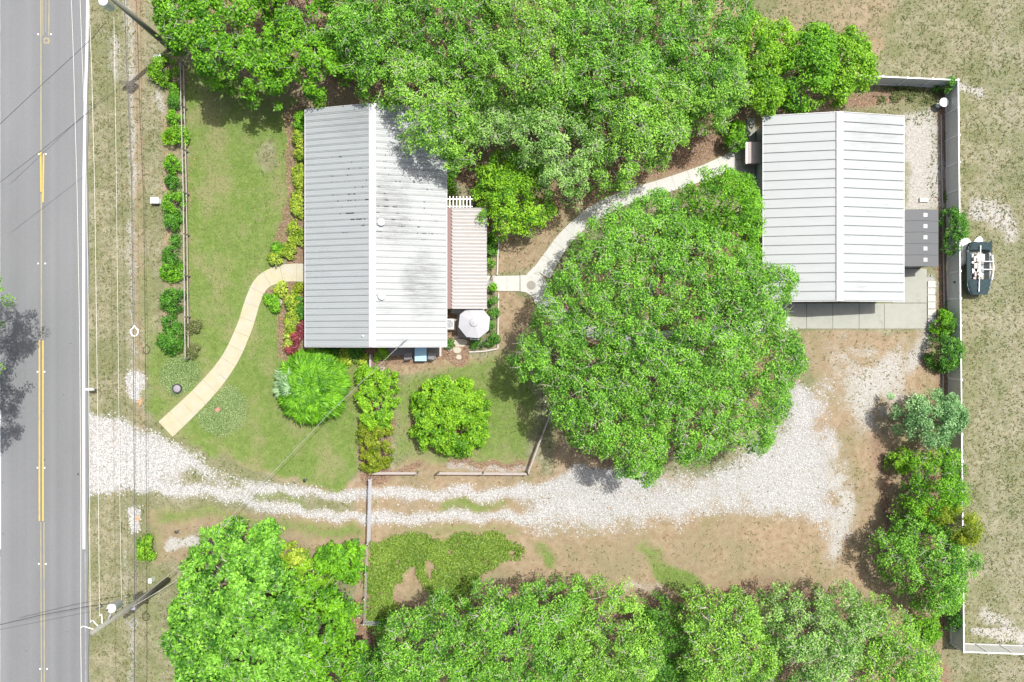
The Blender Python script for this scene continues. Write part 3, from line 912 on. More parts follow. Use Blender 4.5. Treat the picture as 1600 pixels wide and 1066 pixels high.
M['cap'] = plain('roof_trim_metal', (0.40, 0.40, 0.41), 0.45, 0.0, var=0.05)
HX0, HX1 = P(477, 0, 3.0).x, P(697.5, 0, 3.0).x
HY1, HY0 = P(0, 172, 3.0).y, P(0, 541.5, 3.0).y
hxr = (HX0 + HX1) / 2
roofL = roof_mat('house_roof_west_shade_tone', (0.245, 0.262, 0.262), 19.4 / 38, HY0, 0.25, 0.0, 0.55, (8.0, 15.6, hxr - 1.7, 2.0), [(hxr - 1.0, 17.5, 3.0, 1.4, .3)])  # same metal as the east slope; its weaker sunlight is painted as darker base
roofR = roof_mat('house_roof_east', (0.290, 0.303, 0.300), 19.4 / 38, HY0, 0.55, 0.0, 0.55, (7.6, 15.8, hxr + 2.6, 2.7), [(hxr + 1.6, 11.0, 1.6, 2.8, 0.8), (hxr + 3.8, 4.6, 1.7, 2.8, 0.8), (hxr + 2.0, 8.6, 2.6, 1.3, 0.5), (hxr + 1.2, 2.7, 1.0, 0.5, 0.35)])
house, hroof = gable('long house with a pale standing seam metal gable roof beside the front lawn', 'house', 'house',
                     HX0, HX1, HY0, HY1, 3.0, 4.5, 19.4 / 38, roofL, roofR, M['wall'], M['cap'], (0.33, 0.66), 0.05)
GX0, GX1 = P(1193, 0, 2.9).x, P(1412, 0, 2.9).x
GY1, GY0 = P(0, 182, 2.9).y, P(0, 471, 2.9).y
gxr = (GX0 + GX1) / 2
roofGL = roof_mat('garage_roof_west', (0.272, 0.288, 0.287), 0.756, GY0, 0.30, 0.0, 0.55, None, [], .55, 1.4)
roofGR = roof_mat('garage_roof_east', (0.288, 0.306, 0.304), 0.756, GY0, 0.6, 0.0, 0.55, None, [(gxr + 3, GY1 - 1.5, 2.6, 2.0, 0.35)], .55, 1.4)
garage, groof = gable('white metal roofed garage with wide ribbed panels beside the vinyl fence', 'garage', 'garage',
                      GX0, GX1, GY0, GY1, 2.9, 3.95, 0.756, roofGL, roofGR, M['gwall'], M['cap'], (), 0.085)


def on_roof(x_, root_x, x0, ze, zr):
    return zr - (zr - ze) * abs(x_ - root_x) / (root_x - x0)


for (a_, b_) in [(595, 347), (596, 463)]:
    p = P(a_, b_, 4.6); zb = on_roof(p.x, hxr, HX0, 3, 4.5)
    v_ = MB().lathe((p.x, p.y, zb - 0.02), [(0.14, 0), (0.14, 0.2), (0.30, 0.2), (0.31, 0.24), (0.22, 0.34), (0.05, 0.38)], 20).build('roof_vent', M['whitemetal'], house, True)
p = P(567.5, 525, 4.3); zb = on_roof(p.x, hxr, HX0, 3, 4.5)
MB().lathe((p.x, p.y, zb - .02), [(0.10, 0), (0.05, 0.08), (0.05, 0.28), (0.02, 0.3)], 10).build('vent_pipe', M['whitemetal'], house)
p = P(636, 531, 3.8); zb = on_roof(p.x, hxr, HX0, 3, 4.5)
MAST = Vector((p.x, p.y, zb + 0.85))
MB().tube([(p.x, p.y, zb - .05), (p.x, p.y, zb + 0.75), (p.x - .1, p.y - .12, zb + .88), (p.x - .25, p.y - .25, zb + .8)], 0.05, 8).build('service_mast', M['metal'], house)
# windows and doors of the house (on the side walls, under the eaves)


def opening(root, x_, y_, z_, w, h, face, kind='window'):
    """face: 'w','e','s','n'"""
    fr = MB(); pn = MB()
    ax = {'w': (-1, 0), 'e': (1, 0), 's': (0, -1), 'n': (0, 1)}[face]
    t_ = 0.06

    def bx(m_, du, dz, su, sz, out, th):
        if ax[0]: m_.box((x_ + ax[0] * out, y_ + du, z_ + dz), (th, su, sz))
        else: m_.box((x_ + du, y_ + ax[1] * out, z_ + dz), (su, th, sz))
    bx(fr, -w / 2, 0, t_, h + t_, 0.03, 0.05); bx(fr, w / 2, 0, t_, h + t_, 0.03, 0.05)
    bx(fr, 0, h / 2, w - t_ - .002, t_, 0.03, 0.05); bx(fr, 0, -h / 2, w - t_ - .002, t_, 0.03, 0.05)
    if kind == 'window':
        bx(fr, 0, 0, w - t_ - .002, 0.03, 0.028, 0.04)
    f = fr.build(kind, M['whitemetal'], root)
    bx(pn, 0, 0, w - t_ - .004, h - t_ - .004, 0.014, 0.012)
    pn.build('pane' if kind == 'window' else 'door_leaf', M['glass'] if kind == 'window' else M['brown'], f)


for yy in (2.5, 6.0, 12.5, 16.0):
    opening(house, HX0 + 0.42 - 0.024, yy, 1.6, 1.2, 1.1, 'w')
opening(house, HX0 + 0.42 - 0.024, P(0, 427).y, 1.05, 0.95, 2.05, 'w', 'door')
for yy in (1.5, 14.5): opening(house, HX1 - 0.42 + 0.024, yy, 1.6, 1.2, 1.1, 'e')
opening(house, HX1 - 0.42 + 0.024, P(0, 443).y, 1.05, 0.95, 2.05, 'e', 'door')
for xx in (-3.5, 1.5): opening(house, hxr + xx, HY0 + 0.3, 1.6, 1.2, 1.1, 's')
# garage: roll-up doors on the south end, downpipe loop on the east wall
for xx in (-2.6, 2.6):
    dr = MB().box((gxr + xx, GY0 + 0.3 - 0.02, 1.15), (2.9, 0.03, 2.3)).build('garage_door', M['whitemetal'], garage)
    for k in range(4):
        MB().box((gxr + xx, GY0 + 0.3 - 0.045, 0.3 + 0.56 * k), (2.84, 0.02, 0.5)).build('door_section', M['whitemetal'], dr)
p = P(1413, 208, 2.6)
MB().tube([(GX1 - .05, p.y + .2, 2.55), (GX1 + .12, p.y + .2, 2.55), (GX1 + .22, p.y + .1, 2.55), (GX1 + .22, p.y - .1, 2.5), (GX1 + .12, p.y - .2, 2.5), (GX1 - .3, p.y - .2, 2.45), (GX1 - .36, p.y - .2, 0.1)], 0.05, 8).build('downpipe', M['whitemetal'], garage)
for yy in (182 + 5, 262): 
    p = P(1184, yy, 1.5); MB().box((GX0 + .42 - .06, p.y, 1.9), (0.12, 0.16, 0.22)).build('wall_lamp', M['dark'], garage)

# ------------------------------------------------------------------ porch awning and pergola beside the house
zc = 2.62
a_ = P(699, 309, zc); b_ = P(761, 483, zc)
porch = thing('porch_awning', ((a_.x + b_.x) / 2, (a_.y + b_.y) / 2, 0), 'white corrugated porch awning with an open pergola end beside the house', 'awning')
yT, yB = P(0, 325, zc).y, P(0, 482.5, zc).y
xa, xb = P(706.5, 0, zc).x, P(761, 0, zc).x
wav = 0.29
nw = round((yT - yB) / wav)
for s_ in range(3):
    m_ = MB(); vs = []; fs = []
    k0, k1 = nw * s_ // 3, nw * (s_ + 1) // 3
    cols = []
    for k in range(k0 * 4, k1 * 4 + 1):
        y_ = yT - (yT - yB) * k / (nw * 4)
        cols.append((y_, 0.07 * math.cos(k * PI / 2)))
    nx = 6
    for (y_, dz) in cols:
        for i in range(nx):
            u = i / (nx - 1)
            vs.append((xa + (xb - xa) * u + (0.035 * dz / 0.035 if i == 0 else 0) - (0.03 * random.random() if i in (0, nx - 1) else 0), y_, zc + 0.12 - 0.16 * u + dz + 0.004 * s_))
    for i in range(len(cols) - 1):
        for j in range(nx - 1): fs.append((i * nx + j, (i + 1) * nx + j, (i + 1) * nx + j + 1, i * nx + j + 1))
    m_.add(vs, fs)
    M.setdefault('awning', plain('awning_sheet', (0.40, 0.395, 0.38), 0.5, var=0.10, scale=1.5, stretch=(0.5, 9, 1), dirt=(0.19, 0.15, 0.14), dirt_amt=0.10))
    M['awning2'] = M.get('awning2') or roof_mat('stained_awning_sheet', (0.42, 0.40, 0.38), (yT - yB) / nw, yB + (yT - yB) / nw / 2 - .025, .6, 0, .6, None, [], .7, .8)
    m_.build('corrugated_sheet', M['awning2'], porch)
xw = P(698, 0, zc).x
MB().box(((xw + xa) / 2 + .03, (yT + yB) / 2, zc - 0.03), (xa - xw + 0.10, yT - yB, 0.06)).build('ledger_board', M['brown'], porch)
MB().box((xb - .15, (yT + yB) / 2, zc - .17), (0.09, yT - yB, 0.14)).build('beam', M['whitemetal'], porch)
for yy in (yT - .1, (yT + yB) / 2, yB + .1):
    MB().box((xb - .15, yy, (zc - .24) / 2), (0.1, 0.1, zc - .24)).build('post', M['whitemetal'], porch)
for k in range(7):
    p = P(703 + 5.3 * k, 316, zc); MB().box((p.x, p.y, zc + .03), (0.07, 0.95, 0.12)).build('pergola_slat', M['whitemetal'], porch)
for yy in (311, 322.5):
    p = P(718.5, yy, zc); MB().box((p.x, p.y, zc - .085), (2.1, 0.07, 0.10)).build('pergola_beam', M['whitemetal'], porch)
p = P(735, 311, zc); MB().box((p.x, p.y, (zc - .14) / 2), (0.1, 0.1, zc - .14)).build('post', M['whitemetal'], porch)
# porch floor
pf = tag(bpy.data.objects.new('porch_floor', None), kind='structure'); link(pf); ORG[pf.name] = Vector()
for k in range(5): rect_slab(pf, M['concrete'], 705, 325 + 33 * k, 757, 325 + 33 * (k + 1), 0.03)
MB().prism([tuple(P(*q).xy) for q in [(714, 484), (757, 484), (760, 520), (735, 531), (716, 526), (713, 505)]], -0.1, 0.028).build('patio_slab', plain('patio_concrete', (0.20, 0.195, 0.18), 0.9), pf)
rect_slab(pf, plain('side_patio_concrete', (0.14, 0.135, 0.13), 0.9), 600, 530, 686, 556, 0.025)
rect_slab(pf, M['concrete'], 686.5, 530, 690, 557, 0.04, 'edge_slab')
# stepping stones
stones = [(719, 536, 0.62, 0.38), (714, 547, 0.36, 0.3), (712, 527, 0.25, 0.14), (717, 558, 0.24, 0.2), (703, 545, .25, .2)]
for i, (sx, sy, rx, ry) in enumerate(stones):
    p = P(sx, sy)
    vs = [(p.x + rx * math.cos(t_) * (1 + .12 * math.sin(3 * t_ + i)), p.y + ry * math.sin(t_) * (1 + .1 * math.cos(2 * t_ + i))) for t_ in [2 * PI * k / 12 for k in range(12)]]
    lab = ['largest buff stepping stone below the patio umbrella', 'round buff stepping stone just below the largest one', 'small pale stepping stone nearest the round fan unit', 'lowest small stepping stone at the edge of the lawn', 'small stepping stone close to the house corner'][i]
    tag(MB().prism(vs, -0.08, 0.03).build('stepping_stone', M['stone']), lab, 'stepping stone', 'stepping stones by the patio')

# patio umbrella
p = P(741, 504, 2.3)
um = thing('patio_umbrella', (p.x, p.y, 0), 'pale grey eight sided patio umbrella below the porch awning', 'umbrella')
R_ = 1.36
can = MB(); vs = [(p.x, p.y, 2.75)]
rot = math.radians(22.5 - 6)
ring = [(p.x + R_ * math.cos(rot + k * PI / 4), p.y + R_ * math.sin(rot + k * PI / 4)) for k in range(8)]
vs += [(a1, b1, 2.25) for a1, b1 in ring] + [(a1, b1, 2.12) for a1, b1 in ring]
can.add(vs, [(0, 1 + k, 1 + (k + 1) % 8) for k in range(8)] + [(1 + k, 9 + k, 9 + (k + 1) % 8, 1 + (k + 1) % 8) for k in range(8)])
can.build('canopy', M['umbrella'], um)
MB().lathe((p.x, p.y, 2.66), [(0.36, 0), (0.30, 0.06), (0.08, 0.15), (0.03, 0.2)], 16).build('vent_cap', M['umbrella'], um)
MB().tube([(p.x, p.y, 0.03), (p.x, p.y, 2.84)], 0.025, 8).build('pole', M['dark'], um)
for k in range(8): MB().tube([(p.x, p.y, 2.70), (ring[k][0] * .97 + p.x * .03, ring[k][1] * .97 + p.y * .03, 2.235)], 0.012, 4).build('rib', M['whitemetal'], um)
MB().lathe((p.x, p.y, 0.03), [(0.26, 0), (0.26, .05), (0.06, .09), (0.04, .3)], 14).build('base', M['dark'], um)
tb = thing('patio_table', (p.x, p.y, 0), 'round white patio table under the grey umbrella', 'table')
MB().lathe((p.x, p.y, 0.70), [(0.55, 0), (0.55, 0.03)], 20).build('tabletop', M['whitemetal'], tb)
for k in range(4):
    t_ = PI / 4 + k * PI / 2; MB().tube([(p.x + .4 * math.cos(t_), p.y + .4 * math.sin(t_), 0.70), (p.x + .48 * math.cos(t_), p.y + .48 * math.sin(t_), 0.03)], 0.02, 6).build('leg', M['whitemetal'], tb)


def chair(px, py, rz, label, mat, w=0.55, group='patio chairs'):
    c = P(px, py)
    r_ = thing('patio_chair', (c.x, c.y, 0.03), label, 'chair', group, rz)
    ORG[r_.name] = Vector()
    sm = MB()
    for k in range(5): sm.box((-w / 2 + w * (k + .5) / 5, 0, 0.42), (w / 5 - .02, 0.5, 0.025))
    sm.build('seat', mat, r_)
    bk = MB()
    for k in range(5): bk.box((-w / 2 + w * (k + .5) / 5, -0.27, 0.70), (w / 5 - .03, 0.03, 0.5))
    bk.box((0, -0.27, 0.97), (w, 0.04, 0.05)); bk.build('backrest', mat, r_)
    for sx in (-1, 1):
        for sy in (-1, 1): MB().box((sx * w / 2, sy * .23, .203), (0.04, 0.04, .406)).build('leg', mat, r_)
        MB().box((sx * (w / 2 + .02), 0, 0.62), (0.05, 0.5, 0.03)).build('armrest', mat, r_)
    return r_


chair(743, 526, 0.0, 'white slatted chair poking out below the grey umbrella', M['whitemetal'], 0.75)
M['greychair'] = plain('grey_chair_plastic', (0.16, 0.165, 0.17), 0.5)
chair(639, 556, 0.05, 'grey chair left of the blue table under the eave', M['greychair'])
chair(676, 556, -0.1, 'grey chair right of the blue table under the eave', M['greychair'])
c = P(659, 554)
bt = thing('garden_table', (c.x, c.y, 0.025), 'pale blue garden table sticking out from under the house eave', 'table')
MB().box((c.x, c.y + .1, 0.74), (1.0, 1.3, 0.04)).build('tabletop', M['bluecloth'], bt)
for sx in (-1, 1):
    for sy in (-1, 1): MB().box((c.x + sx * .42, c.y + .1 + sy * .55, 0.372), (.05, .05, .695)).build('leg', M['dark'], bt)
# air conditioner
c = P(703, 507)
ac = thing('air_conditioner', (c.x, c.y, 0), 'square air conditioner with a round white fan ring beside the house wall', 'air conditioner')
MB().box((c.x, c.y, 0.05), (1.0, 1.05, 0.1)).build('pad', M['stone'], ac)
MB().box((c.x, c.y, 0.45), (0.85, 0.9, 0.7)).build('casing', plain('ac_casing', (0.42, 0.38, 0.32), 0.6), ac)
g_ = MB()
for r_ in (0.40, 0.30, 0.2, 0.1): g_.tube([(c.x + r_ * math.cos(t_), c.y + r_ * math.sin(t_), 0.85) for t_ in [2 * PI * k / 20 for k in range(21)]], 0.035 if r_ == .4 else 0.008, 5, False)
g_.build('fan_guard', M['whitemetal'], ac)
MB().lathe((c.x, c.y, 0.80), [(0.36, 0), (0.36, 0.01), (0.09, 0.02), (0.08, 0.06)], 18).build('fan', plain('fan_grey', (.18, .18, .19), .5), ac)

# ------------------------------------------------------------------ shed against the garage
zs = 2.3
sa1 = P(1413, 328, zs); sb1 = P(1468, 416.5, zs)
sx0, sx1 = GX1 + 0.07, sb1.x
sy1, sy0 = sa1.y, sb1.y
shed = thing('storage_shed', ((sx0 + sx1) / 2, (sy0 + sy1) / 2, 0), 'dark grey shed with five pale skylights against the garage wall', 'shed')
sxr = P(1441, 0, 2.6).x
for nm, xa_, za_, xb_, zb_ in (('roof', sx0, 2.35, sxr, 2.62), ('roof', sxr, 2.62, sx1, 2.15)):
    m_ = MB(); t_ = 0.05
    vs = [(xa_, sy0, za_ - t_), (xb_, sy0, zb_ - t_), (xb_, sy0, zb_), (xa_, sy0, za_)]
    vs += [(v_[0], sy1, v_[2]) for v_ in vs]
    m_.add(vs, [(0, 1, 2, 3), (7, 6, 5, 4), (0, 4, 5, 1), (1, 5, 6, 2), (2, 6, 7, 3), (3, 7, 4, 0)])
    ro = m_.build(nm, M['shedroof'], shed)
    sl = (zb_ - za_) / (xb_ - xa_)
    rb = MB()
    for k in range(1, 5):
        yy = sy0 + (sy1 - sy0) * k / 5
        rb.add([(xa_, yy - .02, za_ + .001), (xb_, yy - .02, zb_ + .001), (xb_, yy + .02, zb_ + .001), (xa_, yy + .02, za_ + .001), (xa_, yy, za_ + .025), (xb_, yy, zb_ + .025)],
               [(0, 1, 5, 4), (2, 3, 4, 5), (0, 4, 3), (1, 2, 5)])
    rb.build('roof_ribs', M['shedroof'], ro)
    if xa_ == sxr:
        for yy in (336, 353.5, 371, 388.5, 406):
            q = P(1446, yy, 2.58); zq = za_ + sl * (q.x - xa_)
            MB().box((q.x, q.y, zq + .02), (0.32, 0.32, 0.05)).build('skylight', M['skylight'], ro)
for (cx, cy, sx_, sy_, h_) in ((sx0 + .1, (sy0 + sy1) / 2, .06, sy1 - sy0 - .3, 2.28), (sx1 - .15, (sy0 + sy1) / 2, .06, sy1 - sy0 - .3, 2.08), ((sx0 + sx1) / 2, sy0 + .18, sx1 - sx0 - .4, .06, 2.1), ((sx0 + sx1) / 2, sy1 - .18, sx1 - sx0 - .4, .06, 2.1)):
    MB().box((cx, cy, h_ / 2), (sx_, sy_, h_)).build('wall', M['shedwall'], shed)
MB().box((sxr, sy0 + .12, 0.95), (0.85, 0.04, 1.9)).build('door', plain('shed_door', (.2, .2, .2), .6), shed)

# small lean-to box on the left of the garage
z_ = 1.5
a1 = P(1166, 222, z_); b1 = P(1190, 255.5, z_)
bx_ = thing('tool_bin', ((a1.x + b1.x) / 2, (a1.y + b1.y) / 2, 0), 'small storage bin with pinkish sloping lid at the left garage wall', 'storage bin')
MB().box(((a1.x + b1.x) / 2 + .05, (a1.y + b1.y) / 2, 0.72), (b1.x - a1.x - .25, a1.y - b1.y - .2, 1.42)).build('bin_body', plain('bin_boards', (.25, .18, .16), .8), bx_)
m_ = MB(); vs = []
for yy in (b1.y, a1.y): vs += [(a1.x + .1, yy, 1.44), (b1.x, yy, 1.56), (b1.x, yy, 1.60), (a1.x + .1, yy, 1.48)]
m_.add(vs, [(0, 1, 2, 3), (7, 6, 5, 4), (0, 4, 5, 1), (1, 5, 6, 2), (2, 6, 7, 3), (3, 7, 4, 0)]); m_.build('lid', M['pink'], bx_)
MB().box((a1.x + .03, (a1.y + b1.y) / 2, 1.46), (0.10, a1.y - b1.y, 0.05)).build('lid_trim', M['whitemetal'], bx_)

# ------------------------------------------------------------------ fences
FH = 1.8


def vinyl_run(label, pts, post_ends=True, spacing=2.24):
    """privacy fence following px points given at fence-top height"""
    W = [P(a_, b_, FH) for a_, b_ in pts]
    root = thing('vinyl_fence', (W[0].x, W[0].y, 0), label, 'fence', 'white vinyl privacy fence')
    a_, b_ = W[0], W[-1]
    n = max(1, round((b_ - a_).length / spacing))
    d = (b_ - a_).normalized(); an = math.atan2(d.y, d.x)
    L = (b_ - a_).length / n
    for k in range(n + 1):
        if k == 0 and not post_ends: continue
        p = a_ + d * L * k
        po = MB().box((p.x, p.y, FH / 2 - .03), (0.13, 0.13, FH + .06), an).build('post', M['white'], root)
        c = MB(); c.box((p.x, p.y, FH + .015), (0.17, 0.17, 0.03), an)
        c.add([(p.x - .07, p.y - .07, FH + .031), (p.x + .07, p.y - .07, FH + .031), (p.x + .07, p.y + .07, FH + .031), (p.x - .07, p.y + .07, FH + .031), (p.x, p.y, FH + .08)], [(0, 1, 4), (1, 2, 4), (2, 3, 4), (3, 0, 4)])
        c.build('post_cap', M['white'], po)
    for k in range(n):
        m0 = a_ + d * (L * (k + .5))
        MB().box((m0.x, m0.y, FH - .07), (L - .135, 0.09, 0.12), an).build('top_rail', M['white'], root)
        MB().box((m0.x, m0.y, 0.12), (L - .135, 0.09, 0.12), an).build('bottom_rail', M['white'], root)
        pm = MB(); nb = 14; bw = (L - .14) / nb
        for j in range(nb):
            q = m0 + d * (-(L - .14) / 2 + bw * (j + .5)); pm.box((q.x, q.y, (FH - .13 + .18) / 2), (bw - .012, 0.03, FH - .13 - .18), an)
        pm.box((m0.x, m0.y, (FH - .13 + .18) / 2), (L - .15, 0.014, FH - .14 - .18), an)
        pm.build('panel', M['fence_face'], root)


vinyl_run('top run of white vinyl fence behind the garage', [(1340, 118), (1497, 125)])
vinyl_run('long right hand run of white vinyl fence with panels toned beige for shade', [(1497.6, 126), (1502, 300), (1506.5, 1019)], False)
vinyl_run('bottom right run of white vinyl fence heading out of the photo', [(1506.5, 1019), (1700, 1026)], False)


def rail_fence(label, pts, posts, h=1.1, rails=(0.35, 0.70, 1.05), group='weathered rail fences', mat=None, rw=0.09, name='rail_fence', cat='fence'):
    mat = mat or M['wood']
    W = [P(a_, b_, h) for a_, b_ in pts]
    root = thing(name, (W[0].x, W[0].y, 0), label, cat, group)
    for i in range(len(W) - 1):
        a_, b_ = W[i], W[i + 1]
        d = b_ - a_; n = max(1, round(d.length / posts)); d = d / n
        an = math.atan2(d.y, d.x)
        for k in range(n + (1 if i == len(W) - 2 else 0)):
            p = a_ + d * k
            MB().tube([(p.x, p.y, -0.05), (p.x, p.y, h + .1)], [0.075, 0.065], 7).build('post', M['bark'] if rw > .08 else mat, root)
        for k in range(n):
            m0 = a_ + d * (k + .5)
            for z_ in rails: MB().box((m0.x, m0.y, z_), (d.length - 0.13, rw * .6, rw), an + random.uniform(-.004, .004)).build('rail', mat, root)
    return root


rail_fence('long weathered rail fence behind the roadside shrub row', [(281, 96), (286, 300), (289, 560)], 3.75, rails=(0.45, 1.05), rw=.085)
rail_fence('short rail fence right of the hedge foot above the driveway', [(582, 741), (651, 741)], 3.6, mat=M['wood'])
rail_fence('longer rail fence along the back lawn edge above the driveway', [(684, 741), (825, 742)], 3.7)
rail_fence('slanting rail fence rising from the driveway to the big oak', [(825, 742), (848, 680), (872, 618)], 3.6)
M['gate'] = plain('grey_gate_metal', (.34, .34, .36), .45, .2)
rail_fence('long pale grey gate standing across the gravel driveway', [(576.5, 750), (574, 850)], 5.2, 1.3, (0.2, 0.5, 0.8, 1.1, 1.28), 'fence and gate across the driveway', M['gate'], 0.07, 'driveway_gate', 'gate')
rail_fence('wire fence from the gate down through the ground cover', [(572, 858), (568, 976)], 2.3, 1.15, (0.4, 0.75, 1.1), 'fence and gate across the driveway', M['wood'], 0.04)
rail_fence('short grey rail fence at the foot of the ground cover', [(566, 976), (636, 980)], 1.8, 1.0, (0.3, 0.6, 0.95), 'fence and gate across the driveway', M['metal'], 0.09)
rail_fence('thin wire fence stub left of the ground cover corner', [(532, 965), (562, 965)], 1.6, 0.9, (0.4, 0.85), 'fence and gate across the driveway', M['wood'], 0.03)
# white garden edging
for lab, pts in (('white garden edging bordering the box hedge by the patio', [(779, 458), (778, 545), (756, 549), (733, 550)]),
                 ('white garden edging beside the narrow porch hedge', [(780, 372), (778, 400), (777, 430)])):
    m_ = MB()
    W = [P(*q) for q in pts]
    for i in range(len(W) - 1):
        c = (W[i] + W[i + 1]) / 2; d = W[i + 1] - W[i]
        m_.box((c.x, c.y, 0.04), (d.length, 0.12, 0.2), math.atan2(d.y, d.x))
    tag(m_.build('garden_edging', plain('edging_white', (.36, .33, .30), .8)), lab, 'edging', 'white garden edging')
m_ = MB(); m_.tube([P(a_, b_) + Vector((0, 0, .02)) for a_, b_ in [(1470, 180), (1471, 260), (1473, 360), (1475, 480), (1473, 560), (1474, 700)]], .06, 6)
tag(m_.build('edging_pipe', plain('pale_pipe', (.3, .28, .26), .7)), 'thin pale edging pipe on the ground along the vinyl fence', 'edging')

# ------------------------------------------------------------------ utility poles and cables
pole_b = P(262, 907)
PT = 10.9
pole = thing('utility_pole', (pole_b.x, pole_b.y, 0), 'leaning view of a wooden utility pole with transformer and three arms, lower left', 'utility pole', 'roadside utility poles')
MB().tube([(pole_b.x, pole_b.y, -.2), (pole_b.x, pole_b.y, PT)], [0.26, 0.17], 14).build('shaft', M['pole'], pole, True)


def insul(m_, p, h=.28):
    m_.lathe(p, [(0.03, 0), (0.065, 0.05), (0.03, 0.09), (0.065, 0.13), (0.03, 0.17), (0.055, 0.21), (0.02, h)], 10)


arms = [(10.55, (-1.15, 0.05)), (10.1, (-.9, .05)), (9.7, (-.75, .05))]
tips = [(126, 981, 10.7), (141, 972, 10.3), (155.5, 962, 9.9)]
for (a_, b_, z_) in tips:
    q = P(a_, b_, z_)
    ar = MB().tube([(pole_b.x, pole_b.y + (q.y - pole_b.y) * .15, z_ - .3), (q.x, q.y, z_ - .28)], 0.03, 6)
    o = ar.build('arm', M['whitemetal'], pole)
    i_ = MB(); insul(i_, (q.x, q.y, z_ - .26)); i_.build('insulator', M['whitemetal'], o, True)
tc = P(175, 950, 9.3)
tr = MB().lathe((tc.x, tc.y, 8.4), [(0.28, 0), (0.33, 0.04), (0.33, 0.95), (0.35, 0.97), (0.30, 1.06), (0.08, 1.12)], 20).build('transformer', M['whitemetal'], pole, True)
i_ = MB(); insul(i_, (tc.x + .1, tc.y + .12, 9.5), .3); i_.build('bushing', M['whitemetal'], tr)
i_ = MB(); insul(i_, (tc.x - .16, tc.y - .05, 9.5), .25); i_.build('bushing', M['dark'], tr)
MB().box(((tc.x + pole_b.x) / 2, (tc.y + pole_b.y) / 2, 9.0), (0.75, 0.10, 0.12), math.atan2(tc.y - pole_b.y, tc.x - pole_b.x)).build('bracket', M['metal'], pole)
i_ = MB(); q = P(160, 948, 9.6); i_.tube([q, q + Vector((-.35, -.1, .25))], .05, 6); i_.tube([q, q + Vector((-.1, .35, .2))], .04, 6); i_.build('cutout_fuse', M['dark'], pole)
MB().tube([(pole_b.x - .19, pole_b.y - .05, 0.1), (pole_b.x - .17, pole_b.y - .05, 7.5)], 0.05, 6).build('conduit', M['metal'], pole)
MB().box((pole_b.x - .1, pole_b.y - .32, 5.3), (0.5, 0.25, 0.3)).build('cable_clamp', M['metal'], pole)
gy_ = MB().tube([(pole_b.x, pole_b.y - .1, 6.5), tuple(P(300, 893, 0.05))], 0.02, 5)
gy_.build('guy_wire', M['wire_light'], pole)
# second pole
pb1 = P(267, 76)
pole1 = thing('utility_pole', (pb1.x, pb1.y, 0), 'wooden utility pole with transformer at the top left corner of the photo', 'utility pole', 'roadside utility poles')
MB().tube([(pb1.x, pb1.y, -.2), (pb1.x, pb1.y, 12.0)], [0.25, 0.17], 14).build('shaft', M['pole'], pole1, True)
tc1 = P(162, 3, 9.7)
tr1 = MB().lathe((tc1.x, tc1.y, 8.8), [(0.28, 0), (0.33, 0.04), (0.33, 0.95), (0.35, 0.97), (0.30, 1.06), (0.08, 1.12)], 20).build('transformer', M['whitemetal'], pole1, True)
i_ = MB(); insul(i_, (tc1.x - .16, tc1.y + .15, 9.9), .3); i_.build('bushing', M['dark'], tr1)
MB().box(((tc1.x + pb1.x) / 2, (tc1.y + pb1.y) / 2, 9.4), (0.8, 0.10, 0.12), math.atan2(tc1.y - pb1.y, tc1.x - pb1.x)).build('bracket', M['metal'], pole1)
for z_ in (10.7, 10.3, 9.9):
    MB().tube([(pb1.x, pb1.y, z_ - .3), (pb1.x - 1.1, pb1.y, z_ - .28)], 0.03, 6).build('arm', M['whitemetal'], pole1)


def cable(label, pts, r, mat, group='overhead cables', sag=0.0, cat='cable'):
    m_ = MB(); W = [P(*p) for p in pts]
    out = []
    for i in range(len(W) - 1):
        for k in range(6):
            u = k / 6; q = W[i].lerp(W[i + 1], u); q.z -= sag * 4 * u * (1 - u); out.append(q)
    out.append(W[-1])
    m_.tube(out, r, 5)
    return tag(m_.build('overhead_cable', mat), label, cat, group)


cable('leftmost thin pale overhead cable above the road lane', [(107, -120, 10.7), (114.5, 80, 10.5), (120.5, 300, 10.2), (124.5, 520, 10.1), (126.5, 800, 10.4), (126, 981, 10.7)], .014, M['wire_light'])
cable('second pale overhead cable crossing the road edge line', [(121, -120, 10.3), (128, 80, 10.1), (133.5, 220, 9.9), (137.5, 450, 9.8), (140, 800, 10.0), (141, 972, 10.3)], .014, M['wire_light'])
cable('third pale overhead cable just over the verge', [(134, -120, 9.9), (143, 100, 9.7), (148, 300, 9.5), (151, 520, 9.5), (154, 800, 9.7), (155.5, 962, 9.9)], .014, M['wire_light'])
cable('fourth pale overhead cable midway over the verge', [(175, -120, 8.4), (179, 80, 8.3), (182, 300, 8.2), (184.5, 520, 8.1), (187.5, 800, 8.2), (190, 942, 8.4)], .012, M['wire_light'])
cable('thick dark overhead cable along the verge', [(190, -120, 5.5), (198, 110, 5.3), (205, 266, 5.2), (208, 500, 5.1), (210, 800, 5.2), (210, 945, 5.3), (210, 1200, 5.3)], .03, M['wire_dark'])
cable('thin grey overhead cable close beside the thick dark one', [(196, -120, 5.8), (200, 110, 5.6), (206.5, 266, 5.5), (211, 520, 5.4), (212.5, 800, 5.5), (213, 942, 5.6)], .014, M['wire_dark'])
cable('pale overhead cable below the pole along the verge', [(126, 981, 10.7), (128.5, 1200, 10.5)], .02, M['wire_light'])
cable('dark service drop crossing the road from the lower pole', [(176, 943, 9.4), (140, 947, 9.2), (60, 962, 9.0), (-40, 986, 8.9)], .028, M['wire_dark'])
cable('thin second service drop crossing the road from the lower pole', [(160, 953, 9.2), (120, 960, 9.0), (40, 976, 8.8), (-40, 992, 8.7)], .014, M['wire_dark'])
